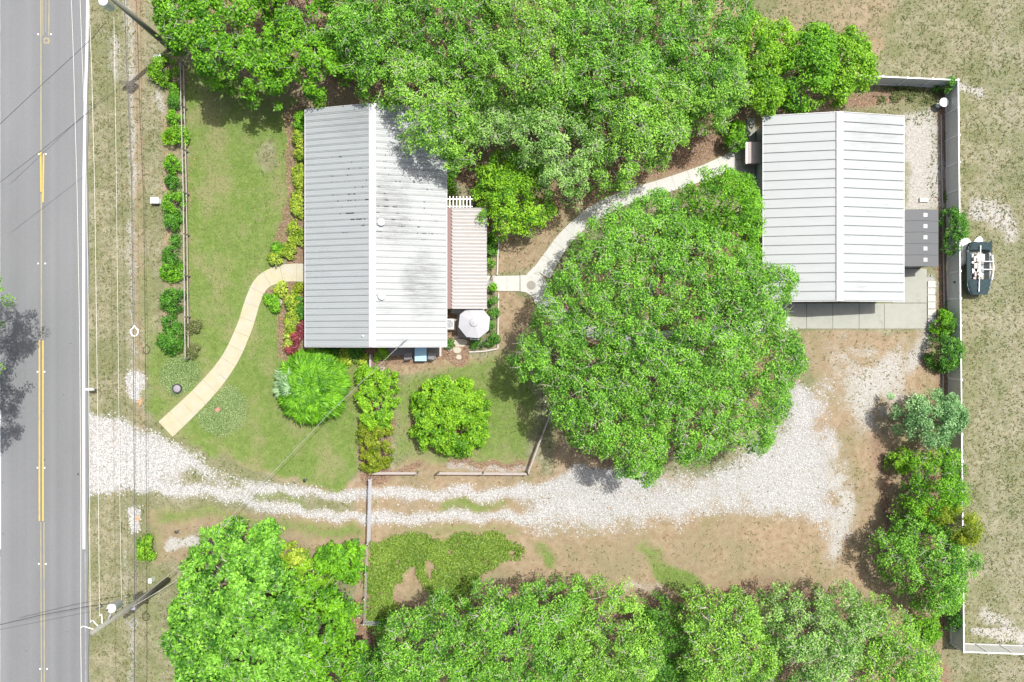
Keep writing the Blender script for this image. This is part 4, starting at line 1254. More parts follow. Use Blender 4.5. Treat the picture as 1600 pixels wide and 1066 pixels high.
cable('dark cable crossing the road at the top left corner', [(150, 10, 9.6), (97, -80 + 90, 9.2), (40, 5, 9.0), (-70, 77, 9.0)], .03, M['wire_dark']) if False else None
cable('upper dark strand standing in for a cable shadow across the road, top left', [(165, 35, 0.9 + 6), (142, 62, 6.5), (70, 128, 6.2), (-30, 222, 6.2)], .022, M['wire_dark'])  # added strand laid along a wire's shadow line on the road
cable('lower dark strand standing in for a cable shadow across the road, top left', [(165, 150, 6.6), (132, 180, 6.4), (66, 234, 6.2), (-30, 308, 6.2)], .018, M['wire_dark'])  # second added strand, drawn in place of a wire shadow on the asphalt
m_ = MB(); pts = [Vector((MAST.x - .25, MAST.y - .25, MAST.z))] + [P(*q) for q in [(585, 578, 4.5), (520, 640, 4.35), (460, 704, 4.2), (400, 765, 4.25), (350, 820, 4.4), (280, 885, 4.8), (213, 940, 5.3)]]
m_.tube(pts, 0.022, 5)
tag(m_.build('overhead_cable', plain('service_wire', (.22, .22, .20), .6)), 'slack service cable from the house roof mast across the lawn to the pole', 'cable', 'overhead cables')
# cable storage loop (teardrop) hanging on the dark cable
for (a_, b_, lab, s_) in ((210, 517, 'white teardrop cable bracket hanging on the dark cable above the verge', 1), (209, 973, 'dark teardrop cable bracket on the cable below the pole', 0)):
    q = P(a_, b_, 5.15)
    pts = [(q.x + .30 * math.sin(t_) * (1 if math.cos(t_) < .2 else 0.75 * (1 - math.cos(t_)) + .1), q.y + .42 * math.cos(t_), q.z) for t_ in [2 * PI * k / 22 for k in range(23)]]
    o = MB().tube(pts, .045, 6, False).build('cable_bracket', M['whitemetal'] if s_ else M['metal'])
    tag(o, lab, 'cable bracket', 'cable brackets')

# ------------------------------------------------------------------ small yard things
c = P(152, 607)
mb_ = thing('mailbox', (c.x, c.y, 0), 'white mailbox on a post on the verge beside the road', 'mailbox')
MB().box((c.x, c.y, 0.5), (0.09, 0.09, 1.06)).build('post', M['wood'], mb_)
v_ = MB(); n = 8
prof = [(-.1, 0), (.1, 0), (.1, .12)] + [(.1 * math.cos(PI * k / n), .12 + .1 * math.sin(PI * k / n)) for k in range(1, n)] + [(-.1, .12)]
vs = [(c.x - .34, c.y + p_[0], 1.04 + p_[1]) for p_ in prof] + [(c.x + .34, c.y + p_[0], 1.04 + p_[1]) for p_ in prof]
m__ = len(prof); v_.add(vs, [tuple(range(m__)), tuple(range(2 * m__ - 1, m__ - 1, -1))] + [(i, i + m__, (i + 1) % m__ + m__, (i + 1) % m__) for i in range(m__)])
v_.build('box', M['whitemetal'], mb_)
MB().box((c.x - .345, c.y, 1.13), (.012, .17, .17)).build('door', M['dark'], mb_)
for (a_, b_, w_, d_, h_, lab) in ((246, 315, .68, .5, .5, 'small white utility box beside the roadside shrubs'), (240, 904, .3, .42, .6, 'little pale green utility box beside the lower pole'),
                              (252, 96, .6, .6, .7, 'white utility box by the upper pole behind a yellow green bush')):
    c = P(a_, b_)
    r_ = thing('utility_box', (c.x, c.y, 0), lab, 'utility box', 'utility boxes on the verge')
    mt = M['whitemetal'] if a_ != 240 else plain('pale_green_box', (.45, .5, .4), .5)
    MB().box((c.x, c.y, h_ / 2), (w_ - .06, d_ - .06, h_)).build('cabinet', mt, r_)
    MB().box((c.x, c.y, h_ + .02), (w_, d_, .04)).build('lid', mt, r_)
# tree stump planter in the ring of ground cover
c = P(279, 607)
pt_ = thing('round_planter', (c.x, c.y, 0), 'dark round tub with grey contents in the upper left cover ring', 'planter')
MB().lathe((c.x, c.y, 0), [(0.33, 0), (0.40, 0.28), (0.40, 0.36), (0.34, 0.36), (0.33, 0.30)], 20).build('tub', M['dark'], pt_, False)
MB().lathe((c.x, c.y, 0.3), [(0.32, 0), (0.28, 0.05), (0.10, 0.10), (0.05, .13)], 14).build('fill', plain('grey_stones', (.22, .2, .22), .9), pt_)
c = P(438, 473)
pt_ = thing('flower_pot', (c.x, c.y, 0), 'round pale stone pot in the mulch bed by the front walk', 'pot')
MB().lathe((c.x, c.y, 0), [(0.18, 0), (0.28, 0.3), (0.28, 0.36), (0.21, 0.36), (0.2, 0.28)], 18).build('bowl', M['stone'], pt_)
MB().lathe((c.x, c.y, 0.26), [(0.2, 0), (0.18, 0.05), (0.05, 0.07)], 12).build('soil', M['bark'], pt_)
c = P(1466, 165)
bb = thing('bird_bath', (c.x, c.y, 0), 'round white bird bath in the fenced corner behind the garage', 'bird bath')
MB().lathe((c.x, c.y, 0), [(0.22, 0), (0.20, .06), (.08, .12), (.07, .62), (.12, .68), (.36, .76), (.38, .82), (.33, .80), (.1, .74)], 20).build('basin', M['whitemetal'], bb, False)
c = P(1443, 313); tag(MB().box((c.x, c.y, 0.03), (0.75, 0.36, 0.14)).build('concrete_block', M['concrete']), 'pale rectangular concrete block on the sand right of the garage', 'block')
c = P(1491, 441, 1.2)
vl = thing('fence_lamp', (c.x, c.y, 0), 'small dark knob lamp on the inner face of the right fence', 'lamp')
MB().box((P(1502, 0, 1.8).x - .12, c.y, 1.1), (.14, .12, .16)).build('housing', M['dark'], vl)
for (a_, b_, lab) in ((480, 748, 'dark garden stake light on the lawn above the driveway'), (281, 828, 'dark garden stake light below the driveway entrance')):
    c = P(a_, b_)
    r_ = thing('stake_light', (c.x, c.y, 0), lab, 'garden light', 'garden stake lights')
    MB().tube([(c.x, c.y, 0), (c.x, c.y, .55)], .03, 6).build('stake', M['dark'], r_)
    MB().lathe((c.x, c.y, .55), [(.07, 0), (.07, .15), (.14, .16), (.03, .24)], 12).build('lamp_head', M['dark'], r_)
c = P(341, 640); tag(MB().box((c.x, c.y, .08), (.42, .3, .16), .5).build('brick_block', plain('pink_brick', (.3, .15, .11), .9)), 'single pinkish brick in the larger ring of ground cover', 'brick')
# orange and yellow utility survey paint on the verge
for (a_, b_, w_, d_, lab) in ((219, 627, .35, .6, 'orange paint mark on the verge below the white patch'), (215, 810, .35, .5, 'orange paint mark on the lower white patch')):
    c = P(a_, b_); vs = [(c.x + w_ * (0.7 + .3 * math.sin(5 * t_)) * math.cos(t_) * .6, c.y + d_ * (0.7 + .3 * math.cos(4 * t_)) * math.sin(t_) * .6) for t_ in [2 * PI * k / 14 for k in range(14)]]
    tag(MB().prism(vs, -.03, .012).build('paint_mark', M['orange']), lab, 'paint mark', 'orange survey marks')
# blue barrel pieces by the top left garage corner
c = P(1240, 163)
wb = thing('water_barrel', (c.x, c.y, 0), 'blue barrel between the trees and the garage roof', 'barrel')
MB().lathe((c.x, c.y, 0), [(.25, 0), (.29, .1), (.3, .45), (.29, .8), (.25, .9), (.22, .88)], 16).build('drum', plain('blue_plastic', (.03, .08, .22), .4), wb, False)
# meter pedestal below house
c = P(581, 563); tag(MB().box((c.x, c.y - .1, .35), (.16, 1.2, .8)).build('low_wall', M['wood']), 'narrow weathered board at the top of the hedge below the house', 'board')

# ------------------------------------------------------------------ boat behind the fence
c = P(1519.5, 421)
boat = thing('boat', (c.x, c.y, 0), 'small boat under a torn teal tarp just outside the right fence', 'boat')
hull = MB(); Lh, Bh = 2.2, 1.06
st = []
for k in range(13):
    u = -1 + 2 * k / 12
    wv = Bh * (1 - max(0, -u) ** 4.0 * 0.34) * (1 - max(0, u) ** 4 * .35)
    st.append((c.y + u * Lh, wv))
vs = []
for (yy, w_) in st: vs += [(c.x - w_, yy, .85), (c.x - w_ * .72, yy, .32), (c.x, yy, .2), (c.x + w_ * .72, yy, .32), (c.x + w_, yy, .85), (c.x + w_ * .86, yy, .83), (c.x + w_ * .64, yy, .45), (c.x - w_ * .64, yy, .45), (c.x - w_ * .86, yy, .83)]
fs = []
for k in range(12):
    for j in range(9): fs.append((k * 9 + j, k * 9 + (j + 1) % 9, (k + 1) * 9 + (j + 1) % 9, (k + 1) * 9 + j))
fs += [tuple(range(9)), tuple(12 * 9 + j for j in range(8, -1, -1))]
hull.add(vs, fs); hull.build('hull', plain('boat_hull_paint', (.10, .115, .115), .4, dirt=(.25, .25, .22), dirt_amt=.1), boat)


def tarp(y0_, y1_, sagz, nm='tarp'):
    m_ = MB(); vs = []; fs = []; nx, ny = 15, 9
    for j in range(ny):
        yy = y0_ + (y1_ - y0_) * j / (ny - 1)
        u = (yy - c.y) / Lh; w_ = Bh * (1 - max(0, -u) ** 4.0 * 0.34) * (1 - max(0, u) ** 4 * .35) + .06
        for i in range(nx):
            v__ = -1 + 2 * i / (nx - 1)
            vs.append((c.x + v__ * w_ + random.uniform(-.02, .02), yy + random.uniform(-.02, .02), .9 + sagz * (1 - v__ * v__) + .05 * math.sin(9 * v__ + 4 * j) - (.25 if abs(v__) > .98 else 0)))
    for j in range(ny - 1):
        for i in range(nx - 1): fs.append((j * nx + i, j * nx + i + 1, (j + 1) * nx + i + 1, (j + 1) * nx + i))
    m_.add(vs, fs); o = m_.build(nm, M['tarp'], boat, True); return o


tarp(c.y - Lh - .05, c.y - Lh + 1.25, .16)
tarp(c.y + Lh - .65, c.y + Lh + .02, .14)
m_ = MB(); m_.box((c.x - .92, c.y + .1, .89), (.3, 2.6, .08)); m_.build('tarp', M['tarp'], boat)
M['boatwhite'] = plain('boat_white_gelcoat', (.38, .37, .33), .35)
MB().box((c.x - .05, c.y - .75, .60), (1.0, .5, .1)).build('seat', M['boatwhite'], boat)
MB().box((c.x + .05, c.y + .95, .62), (1.1, .55, .12)).build('seat', M['boatwhite'], boat)
MB().box((c.x - .25, c.y + .2, .74), (.5, .45, .55)).build('console', M['boatwhite'], boat)
MB().box((c.x + .1, c.y - .1, .52), (.26, 1.3, .06)).build('deck_board', plain('tan_board', (.28, .23, .17), .8), boat)
MB().box((c.x - .35, c.y - .8, .68), (.2, .7, .14)).build('storage_box', M['dark'], boat)
MB().lathe((c.x - .5, c.y + .5, .5), [(.12, 0), (.13, .3), (.08, .35)], 10).build('bucket', M['metal'], boat)
br = random.Random(5)
for k in range(16):
    mt = [M['boatwhite'], M['stone'], M['metal'], M['dark'], M['wood']][k % 5]
    MB().box((c.x + br.uniform(-.55, .35), c.y + br.uniform(-1.0, 1.35), .62 + br.uniform(0, .25)), (br.uniform(.12, .45), br.uniform(.08, .4), br.uniform(.05, .2)), br.uniform(0, 3)).build('loose_gear', mt, boat)
fl = MB(); q0 = c + Vector((.35, Lh - .35, .95)); 
fl.add([tuple(q0), tuple(c + Vector((1.02, Lh + .25, 1.0))), tuple(c + Vector((1.10, Lh - .95, .82))), tuple(c + Vector((.78, Lh - .75, .97)))], [(0, 3, 2, 1)]); fl.build('tarp', M['tarp'], boat)
for yy in (-.05, -.72): MB().tube([(c.x + .1, c.y + yy + .6, 1.12), (c.x + 1.1, c.y + yy + .6, 1.1)], .035, 6).build('frame_pole', M['whitemetal'], boat)
MB().tube([(c.x - .22, c.y - 2.0, 1.15), (c.x - .1, c.y + 1.9, 1.2)], .04, 6).build('frame_pole', M['whitemetal'], boat)
MB().tube([(c.x + 1.0, c.y - 1.0, 1.0), (c.x + 1.14, c.y, 1.0), (c.x + 1.02, c.y + 1.1, 1.0)], .045, 6).build('frame_pole', M['whitemetal'], boat)
pcs = [(1514, 404, .9, .8, .5), (1530, 402, .5, .45, .35), (1508, 388, .5, .9, .3), (1523, 390, .25, .9, .3)]
c2_ = P(1515, 396)
jk = thing('white_sheet', (c2_.x, c2_.y, 0), 'crumpled white plastic sheet on the ground at the top of the boat', 'plastic sheet')
m_ = MB(); vs = []; n = 18
for j in range(n):
    for i in range(n):
        u, v__ = i / (n - 1) - .5, j / (n - 1) - .5
        rr = 1 - .25 * math.sin(7 * math.atan2(v__, u))
        q = P(1518 + u * 42 * rr, 396 + v__ * 42 * rr)
        vs.append((q.x, q.y, .06 + .35 * max(0, 1 - 4 * (u * u + v__ * v__)) + .12 * mnoise.noise(Vector((u * 9, v__ * 9, 3)))))
m_.add(vs, [(j * n + i, j * n + i + 1, (j + 1) * n + i + 1, (j + 1) * n + i) for j in range(n - 1) for i in range(n - 1)])
m_.build('sheet', plain('white_plastic', (.62, .62, .62), .5), jk, True)

# ------------------------------------------------------------------ vegetation
LEAFCOUNT = [0]


def in_circles(X, Y, cs):
    d = np.full(X.shape, -1.0)
    for (cx, cy, r_) in cs: d = np.maximum(d, 1 - np.hypot(X - cx, Y - cy) / r_)
    return d


def tree(name, label, cs, zb, zt, mat, dens=440, leaf=0.168, crad=(0.33, 0.66), gap=0.27, group=None, cat='tree', trunk=None, twigs=0.5, seed=1, holes=(), trunk_r=0.25, up=0.55, aspect=.5, per=70, stray=1.35, flatz=.75):
    """crown = leaf clumps spread through a domed volume whose outline (at crown height) is a union of circles in photo px"""
    r = np.random.default_rng(seed)
    zm = zb + 0.45 * (zt - zb)
    k = (H - zm) / H
    C = [((a_ - 800) * S * k, (533 - b_) * S * k, q * S * k) for a_, b_, q in cs]
    Hs = [((a_ - 800) * S * k, (533 - b_) * S * k, q * S * k) for a_, b_, q in holes]
    A_ = np.array(C)
    wgt = A_[:, 2] ** 2
    cx, cy = (A_[:, 0] * wgt).sum() / wgt.sum(), (A_[:, 1] * wgt).sum() / wgt.sum()
    RR = max(np.hypot(A_[:, 0] - cx, A_[:, 1] - cy) + A_[:, 2])
    lo = (A_[:, :2] - A_[:, 2:3]).min(0); hi = (A_[:, :2] + A_[:, 2:3]).max(0)
    bb_ = (hi - lo).prod()
    ntry = int(bb_ * dens / per * 1.0) + 8
    X = lo[0] + r.random(ntry) * (hi[0] - lo[0]); Y = lo[1] + r.random(ntry) * (hi[1] - lo[1])
    d = in_circles(X, Y, C)
    # ragged outline
    d2 = d + 0.30 * (vnoise(X + 500, Y + 500, 0.9, seed + 3) - 0.5)
    keep = (d2 > 0.03)
    gn = vnoise(X + 300, Y + 300, 1.5, seed + 11) * .6 + vnoise(X + 100, Y + 100, .7, seed + 12) * .4
    keep &= (gn > gap * 0.9) | (r.random(ntry) < 0.42)
    for (hx, hy, hr) in Hs: keep &= np.hypot(X - hx, Y - hy) > hr * (0.8 + .4 * vnoise(X, Y, .6, 4))
    X, Y, d = X[keep], Y[keep], d[keep]
    n = len(X)
    fl = np.sqrt(np.clip(1 - (1 - np.clip(d, 0, 1)) ** 2, 0, 1))
    fg = np.clip(1 - (np.hypot(X - cx, Y - cy) / RR) ** 2, 0, 1)
    nz = vnoise(X + 40, Y + 40, 1.9, seed + 5) - 0.5
    top = zb + (zt - zb) * np.clip(0.45 * fl + 0.55 * fg * np.minimum(1, fl * 1.5), 0, 1) + nz * 1.5 * min(1, (zt - zb) / 3.5)
    depth = np.where(r.random(n) < 0.62, r.random(n) * 0.35, 0.4 + r.random(n) * 1.6) * min(1, (zt - zb) / 3.5)
    Z = np.maximum(top - depth, zb * 0.9 + 0.15)
    cr = crad[0] + (crad[1] - crad[0]) * r.random(n)
    ct = np.clip(r.normal(0.5, 0.22, n), 0, 1)
    m_ = n * per
    D = r.normal(0, 1, (m_, 3)); D /= np.linalg.norm(D, axis=1, keepdims=True)
    D[:, 2] = np.where(D[:, 2] < -0.3, -D[:, 2], D[:, 2])
    rad = np.repeat(cr, per) * (0.45 + 0.6 * r.random(m_) ** .6)
    rad *= np.where(r.random(m_) < .06, stray, 1)
    Cc = np.stack([np.repeat(X, per) + D[:, 0] * rad, np.repeat(Y, per) + D[:, 1] * rad, np.repeat(Z, per) + D[:, 2] * rad * flatz], 1)
    N = D * 0.55 + r.normal(0, 0.42, (m_, 3)) + np.array([0, 0, up])
    tint = np.clip(np.repeat(ct, per) + r.normal(0, .30, m_), 0, 1)
    L = leaf * (0.65 + 0.7 * r.random(m_))
    bx_, by_ = (trunk if trunk else (None, None))
    base = P(bx_, by_) if trunk else Vector((cx, cy, 0))
    root = thing(name, (base.x, base.y, 0), label, cat, group)
    off = np.array([base.x, base.y, 0])
    mesh_obj('crown', leaves_mesh('crown', Cc - off, N, L, mat, tint, r, aspect), root)
    LEAFCOUNT[0] += m_
    # trunk and limbs
    T = MB()
    fork = Vector((base.x + (cx - base.x) * .3, base.y + (cy - base.y) * .3, max(0.4, zb * 0.55)))
    T.tube([(base.x, base.y, -.1), (base.x, base.y, .2), tuple(fork)], [trunk_r * 1.35, trunk_r, trunk_r * .85], 9)
    T.build('trunk', M['bark'], root, True)
    Bm = MB()
    nl = min(max(4, int(RR * 2)), 14)
    hi_i = r.choice(n, min(n, nl), replace=False)
    nodes = []
    for i in hi_i:
        e = Vector((X[i], Y[i], Z[i] - .1)); mid = fork.lerp(e, .5) + Vector((r.normal(0, .3), r.normal(0, .3), .35))
        Bm.tube([fork, mid, e], [trunk_r * .5, trunk_r * .32, trunk_r * .12], 6, False)
        nodes += [mid, e]
    Bm.build('limbs', M['bark'], root, True)
    # pale twigs near the outside of the crown
    nt_ = int(n * twigs * .7)
    if nt_ > 25:
        Tw = MB()
        for i in r.choice(n, nt_, replace=False):
            e = Vector((X[i], Y[i], Z[i] + cr[i] * flatz * .55))
            for q in range(3):
                an = r.random() * 2 * PI; ln = cr[i] * (.7 + .9 * r.random())
                dv = Vector((math.cos(an) * ln, math.sin(an) * ln, r.normal(0.05, .15)))
                kk = e + dv * .5 + Vector((r.normal(0, .07), r.normal(0, .07), .06))
                Tw.tube([e, kk, e + dv], [.020, .014, .007], 3, False)
        tag(Tw.build('twigs', M['twig'], root), kind='stuff')
    return root


def bush(label, px, py, rx, mat, h=None, ry=None, name='shrub', cat='shrub', group=None, leaf=.16, dens=520, seed=0, **kw):
    h = h or rx * S * 1.1
    ry = ry or rx
    cs = [(px, py, rx)] if abs(ry - rx) < 3 else [(px, py - (ry - rx) * s_, rx) for s_ in ((-1, -.33, .33, 1) if ry > 2 * rx else (-1, 0, 1))]
    kw.setdefault('gap', .04); kw.setdefault('twigs', 0.05)
    return tree(name, label, cs, .2, h, mat, dens, leaf, (.2, .42), group=group, cat=cat, seed=seed, trunk_r=.05, per=50, **kw)


G1 = 'live oaks along the top of the photo'
# canopy along the top
tree('broadleaf_tree', 'bright green tree right of the upper utility pole, overhanging the lawn', [(300, 40, 52), (350, 10, 62), (345, 85, 44), (400, 100, 44), (405, 130, 28), (262, 20, 26)], 3.2, 7.6, M['bright'], leaf=.24, gap=.44, group=G1, seed=11, holes=[(415, 20, 16), (385, -10, 12)])
tree('broadleaf_tree', 'green tree with brown gaps left of the house roof top', [(455, 60, 46), (500, 105, 46), (450, 112, 34), (525, 10, 56), (530, 90, 40), (435, -20, 50)], 3.2, 7.2, M['bright'], leaf=.24, gap=.50, group=G1, seed=12, holes=[(472, 10, 22), (515, 45, 16), (515, 140, 20), (430, 25, 20), (470, 128, 14)])
tree('live_oak', 'oak above the left half of the house roof', [(590, 50, 66), (585, 108, 42), (570, -20, 70), (560, 55, 46)], 4.4, 9.0, M['oak'], group=G1, seed=13)
tree('live_oak', 'oak overhanging and shading the top right of the house roof', [(655, 140, 52), (652, 205, 30), (700, 175, 48), (715, 225, 34), (640, 100, 40), (672, 232, 14)], 5.4, 8.8, M['oak_warm'], group=G1, seed=14, twigs=.7)
tree('live_oak', 'oak at the top edge straight above the house ridge', [(690, 40, 74), (740, 90, 56), (650, -30, 60), (745, 0, 50)], 4.6, 9.6, M['oak'], group=G1, seed=15, twigs=.9, holes=[(672, 70, 8)])
tree('live_oak', 'tall oak at the top edge above the small round tree', [(830, 50, 78), (790, 120, 60), (850, 130, 58), (800, -30, 70)], 4.6, 9.8, M['oak_warm'], group=G1, seed=16)
tree('live_oak', 'oak just up and right of the small round tree', [(840, 200, 56), (895, 235, 50), (900, 282, 28), (770, 190, 42), (870, 280, 22)], 4.0, 8.2, M['oak_grey'], group=G1, seed=17, twigs=.8, holes=[(880, 215, 14), (832, 228, 10), (900, 228, 8)])
tree('live_oak', 'tall oak at the top edge in the middle of the canopy', [(945, 50, 80), (930, 130, 60), (990, 120, 60), (950, -40, 80)], 4.6, 10.0, M['oak'], group=G1, seed=18, twigs=.8, holes=[(990, 65, 12), (1000, 82, 8)])
tree('live_oak', 'oak above the start of the back walkway curve', [(985, 210, 58), (1030, 195, 52), (960, 265, 34), (1050, 150, 50), (930, 180, 40)], 4.0, 8.4, M['oak_warm'], group=G1, seed=19, twigs=.6)
tree('live_oak', 'tall oak at the top edge left of the dry field', [(1070, 50, 76), (1110, 110, 58), (1060, -30, 70), (1130, 20, 50)], 4.4, 9.0, M['oak'], group=G1, seed=20)
tree('live_oak', 'oak above the bare patch left of the garage', [(1110, 165, 42), (1140, 140, 34), (1080, 150, 34)], 4.0, 7.2, M['oak_warm'], group=G1, seed=21)
G2 = 'bright laurels above the garage'
tree('laurel_tree', 'bright laurel left of three above the garage', [(1180, 90, 48), (1195, 145, 30), (1165, 50, 32), (1215, 60, 28)], 2.4, 5.6, M['lime'], leaf=.22, gap=.22, group=G2, seed=22, twigs=.1)
tree('laurel_tree', 'bright laurel in the middle above the garage ridge', [(1265, 95, 46), (1255, 140, 32), (1280, 60, 26)], 2.4, 5.6, M['bright'], leaf=.22, gap=.22, group=G2, seed=23, twigs=.15)
tree('laurel_tree', 'rightmost bright laurel beside the top vinyl fence', [(1330, 88, 36), (1305, 130, 28), (1350, 110, 24), (1330, 60, 22)], 2.4, 5.2, M['lime'], leaf=.22, gap=.22, group=G2, seed=24, twigs=.1)
tree('round_tree', 'small round bright tree standing beside the porch awning', [(802, 300, 62), (785, 328, 42), (828, 325, 42), (790, 275, 46)], 1.6, 5.2, M['lime'], 330, .2, gap=.10, seed=25, twigs=.15)
bush('dark green shrub at the walkway end left of the garage', 1147, 212, 17, M['bright'], 2.2, 24, seed=26)
# the big oak and its neighbour
tree('live_oak', 'yellow green tree between the big oak and the garage', [(1110, 325, 48), (1150, 315, 42), (1160, 360, 34), (1172, 400, 24), (1070, 335, 30), (1120, 285, 26)], 4.2, 7.6, M['bright'], gap=.18, seed=27, twigs=.1)
tree('live_oak', 'huge spreading oak covering the middle of the yard', [(1040, 540, 165), (965, 400, 72), (905, 455, 52), (1035, 380, 78), (1110, 430, 80), (1180, 470, 62), (880, 545, 60), (838, 560, 38), (905, 620, 55), (940, 670, 52), (1000, 705, 52), (1075, 680, 52), (1145, 650, 56), (1195, 625, 50), (1212, 560, 58), (1190, 685, 26), (985, 345, 38), (1030, 318, 32), (1015, 740, 26), (1225, 440, 24), (870, 490, 34)],
     4.3, 10.2, M['oak'], dens=430, gap=.25, seed=28, twigs=.5, trunk=(1010, 545), trunk_r=.5, holes=[(1010, 590, 9), (1015, 462, 7)])
# bottom trees
G3 = 'trees along the bottom of the photo'
tree('broadleaf_tree', 'large green tree beside the lower utility pole', [(340, 880, 52), (390, 865, 42), (312, 893, 30), (335, 960, 66), (400, 940, 62), (330, 1040, 68), (420, 1030, 74), (290, 985, 24)], 3.6, 8.4, M['oak'], leaf=.3, gap=.34, group=G3, seed=31, twigs=.5)
tree('broadleaf_tree', 'green tree right of the pole tree at the bottom edge', [(480, 1010, 52), (510, 965, 40), (460, 950, 40), (520, 1050, 44)], 3.0, 6.6, M['bright'], leaf=.28, gap=.34, group=G3, seed=32, holes=[(515, 1010, 10), (520, 1040, 12)])
tree('live_oak', 'leftmost bottom edge oak below the ground cover bed', [(650, 1015, 60), (690, 985, 44), (625, 1055, 50), (700, 1050, 50)], 4.2, 8.4, M['oak'], group=G3, seed=33)
tree('live_oak', 'bottom edge oak below the right end of the ground cover', [(780, 975, 56), (830, 955, 46), (765, 1040, 60), (850, 1030, 66), (880, 945, 36)], 4.4, 9.0, M['oak'], group=G3, seed=34, twigs=.6)
tree('live_oak', 'bottom edge oak at the centre, left of a dark gap', [(955, 965, 52), (990, 1020, 56), (930, 1040, 60), (905, 980, 40)], 4.0, 8.2, M['oak_warm'], group=G3, seed=35)
tree('live_oak', 'bottom edge oak right of the dark gap', [(1110, 990, 54), (1150, 965, 38), (1100, 1050, 50), (1170, 1030, 56)], 4.0, 8.4, M['oak_warm'], group=G3, seed=36)
tree('live_oak', 'bottom edge oak below the right end of the gravel', [(1240, 975, 48), (1290, 1000, 54), (1285, 945, 26), (1265, 1060, 56), (1335, 960, 34)], 3.8, 8.2, M['oak_grey'], group=G3, seed=37, twigs=.8)
tree('live_oak', 'rightmost bottom edge oak beside the vinyl fence corner', [(1385, 1000, 52), (1370, 1055, 50), (1430, 1040, 44), (1370, 955, 28)], 3.6, 7.6, M['oak_warm'], group=G3, seed=38, twigs=.7)
# right side
tree('cedar_tree', 'blue green tree leaning over the right fence', [(1422, 638, 26), (1468, 640, 34), (1455, 668, 32), (1490, 655, 20), (1435, 660, 26)], 1.2, 4.4, M['blue'], 480, .18, (.3, .55), gap=.2, seed=41, twigs=.1)
bush('round bright bush just left of the blue green tree foot', 1410, 720, 20, M['lime'], 2.2, seed=42)
tree('broadleaf_tree', 'green tree against the right fence below the blue green tree', [(1455, 745, 34), (1485, 720, 26), (1480, 775, 34), (1450, 800, 34)], 1.6, 4.6, M['bright'], gap=.28, seed=43, twigs=.3)
tree('broadleaf_tree', 'large green tree in the lower right corner by the fence', [(1450, 880, 60), (1405, 862, 32), (1470, 925, 42), (1500, 880, 30), (1430, 845, 34), (1440, 830, 30)], 1.8, 5.4, M['oak'], gap=.26, seed=44, twigs=.3)
tree('pine_tree', 'olive yellow pine top poking over the right fence', [(1500, 822, 26), (1480, 815, 20), (1512, 838, 14)], 3.0, 6.6, M['olive'], 420, .32, (.3, .5), gap=.3, seed=45, twigs=.2, aspect=.18)
bush('low green bush at the bottom right fence corner', 1450, 985, 26, M['bright'], 1.8, seed=46, gap=.3)
bush('small green bush squeezed against the fence corner', 1490, 965, 12, M['deep'], 1.6, 24, seed=47, gap=.3)
tree('understory_tree', 'darker low tree filling the gap in the bottom oak row right of centre', [(1048, 985, 34), (1040, 1035, 40), (1060, 1060, 40), (1030, 960, 22)], 2.4, 5.6, M['deep'], group=G3, seed=39, gap=.2, twigs=.2)
tree('understory_tree', 'low dark tree between the two leftmost bottom edge trees', [(585, 1055, 30), (600, 1000, 20), (570, 1040, 22)], 2.0, 4.6, M['deep'], group=G3, seed=40, gap=.25, twigs=.2)
G4 = 'shrubs along the right fence'
bush('tall shrub hiding the fence next to the boat', 1488, 360, 17, M['deep'], 2.5, 36, group=G4, seed=48)
bush('small shrub on the fence line right of the apron', 1476, 506, 14, M['bright'], 1.9, 20, group=G4, seed=49)
bush('larger shrub on the fence line below the apron', 1478, 550, 22, M['deep'], 2.2, 30, group=G4, seed=50)
# roadside tree reaching in at the left edge
tree('broadleaf_tree', 'roadside tree whose crown just reaches in at the left edge', [(-128, 500, 86), (-142, 590, 96), (-122, 640, 66), (-96, 470, 56), (-42, 468, 38)], 7, 12, M['bright'], dens=460, gap=.16, seed=51, trunk=(-50, 540), trunk_r=.35)
# vine on top-right fence corner
bush('dark vine growing over the top right fence corner', 1478, 133, 11, M['deep'], 1.7, seed=52)
bush('low weeds along the foot of the top fence', 1420, 148, 7, M['cover'], .5, seed=53, name='weed_patch', cat='weeds') if False else None

G5 = 'roadside shrub row along the rail fence'
row = [(252, 110, 22, 14, 'lime', 'yellow green bush by the upper pole at the top of the shrub row', 1.2),
       (272, 137, 8, 8, 'bright', 'tiny shrub just under the yellow green bush', .7),
       (271, 158, 9, 10, 'deep', 'second tiny dark shrub under the yellow green bush', .8),
       (272, 183, 11, 12, 'bright', 'small shrub touching the top of the rounded bright one', 1.0),
       (272, 212, 18, 16, 'lime', 'rounded bright shrub, highest large one of the row', 1.3),
       (270, 256, 14, 14, 'bright', 'mid sized shrub alone below the highest large one', 1.1),
       (270, 286, 10, 7, 'deep', 'small low shrub above the white utility box', .8),
       (272, 316, 18, 18, 'bright', 'large shrub right beside the white utility box', 1.4),
       (271, 345, 12, 15, 'deep', 'dark shrub directly under the one by the utility box', 1.1),
       (270, 376, 8, 10, 'deep', 'smallest dark shrub halfway along the rail fence', .8),
       (268, 400, 14, 12, 'deep', 'dark shrub touching the olive tipped one from above', 1.1),
       (267, 424, 17, 17, 'bright', 'olive tipped round shrub level with the walkway top', 1.3),
       (268, 470, 18, 20, 'deep', 'large shrub level with the middle of the walkway curve', 1.3),
       (268, 505, 13, 10, 'deep', 'small shrub second from the lower end of the row', .9),
       (266, 534, 20, 18, 'deep', 'broad dark shrub at the lower end of the row', 1.2),
       (302, 509, 11, 11, 'weed', 'small dull bush on the lawn side of the fence', .7),
       (303, 549, 9, 9, 'weed', 'smallest dull bush on the lawn just above the cover ring', .6)]
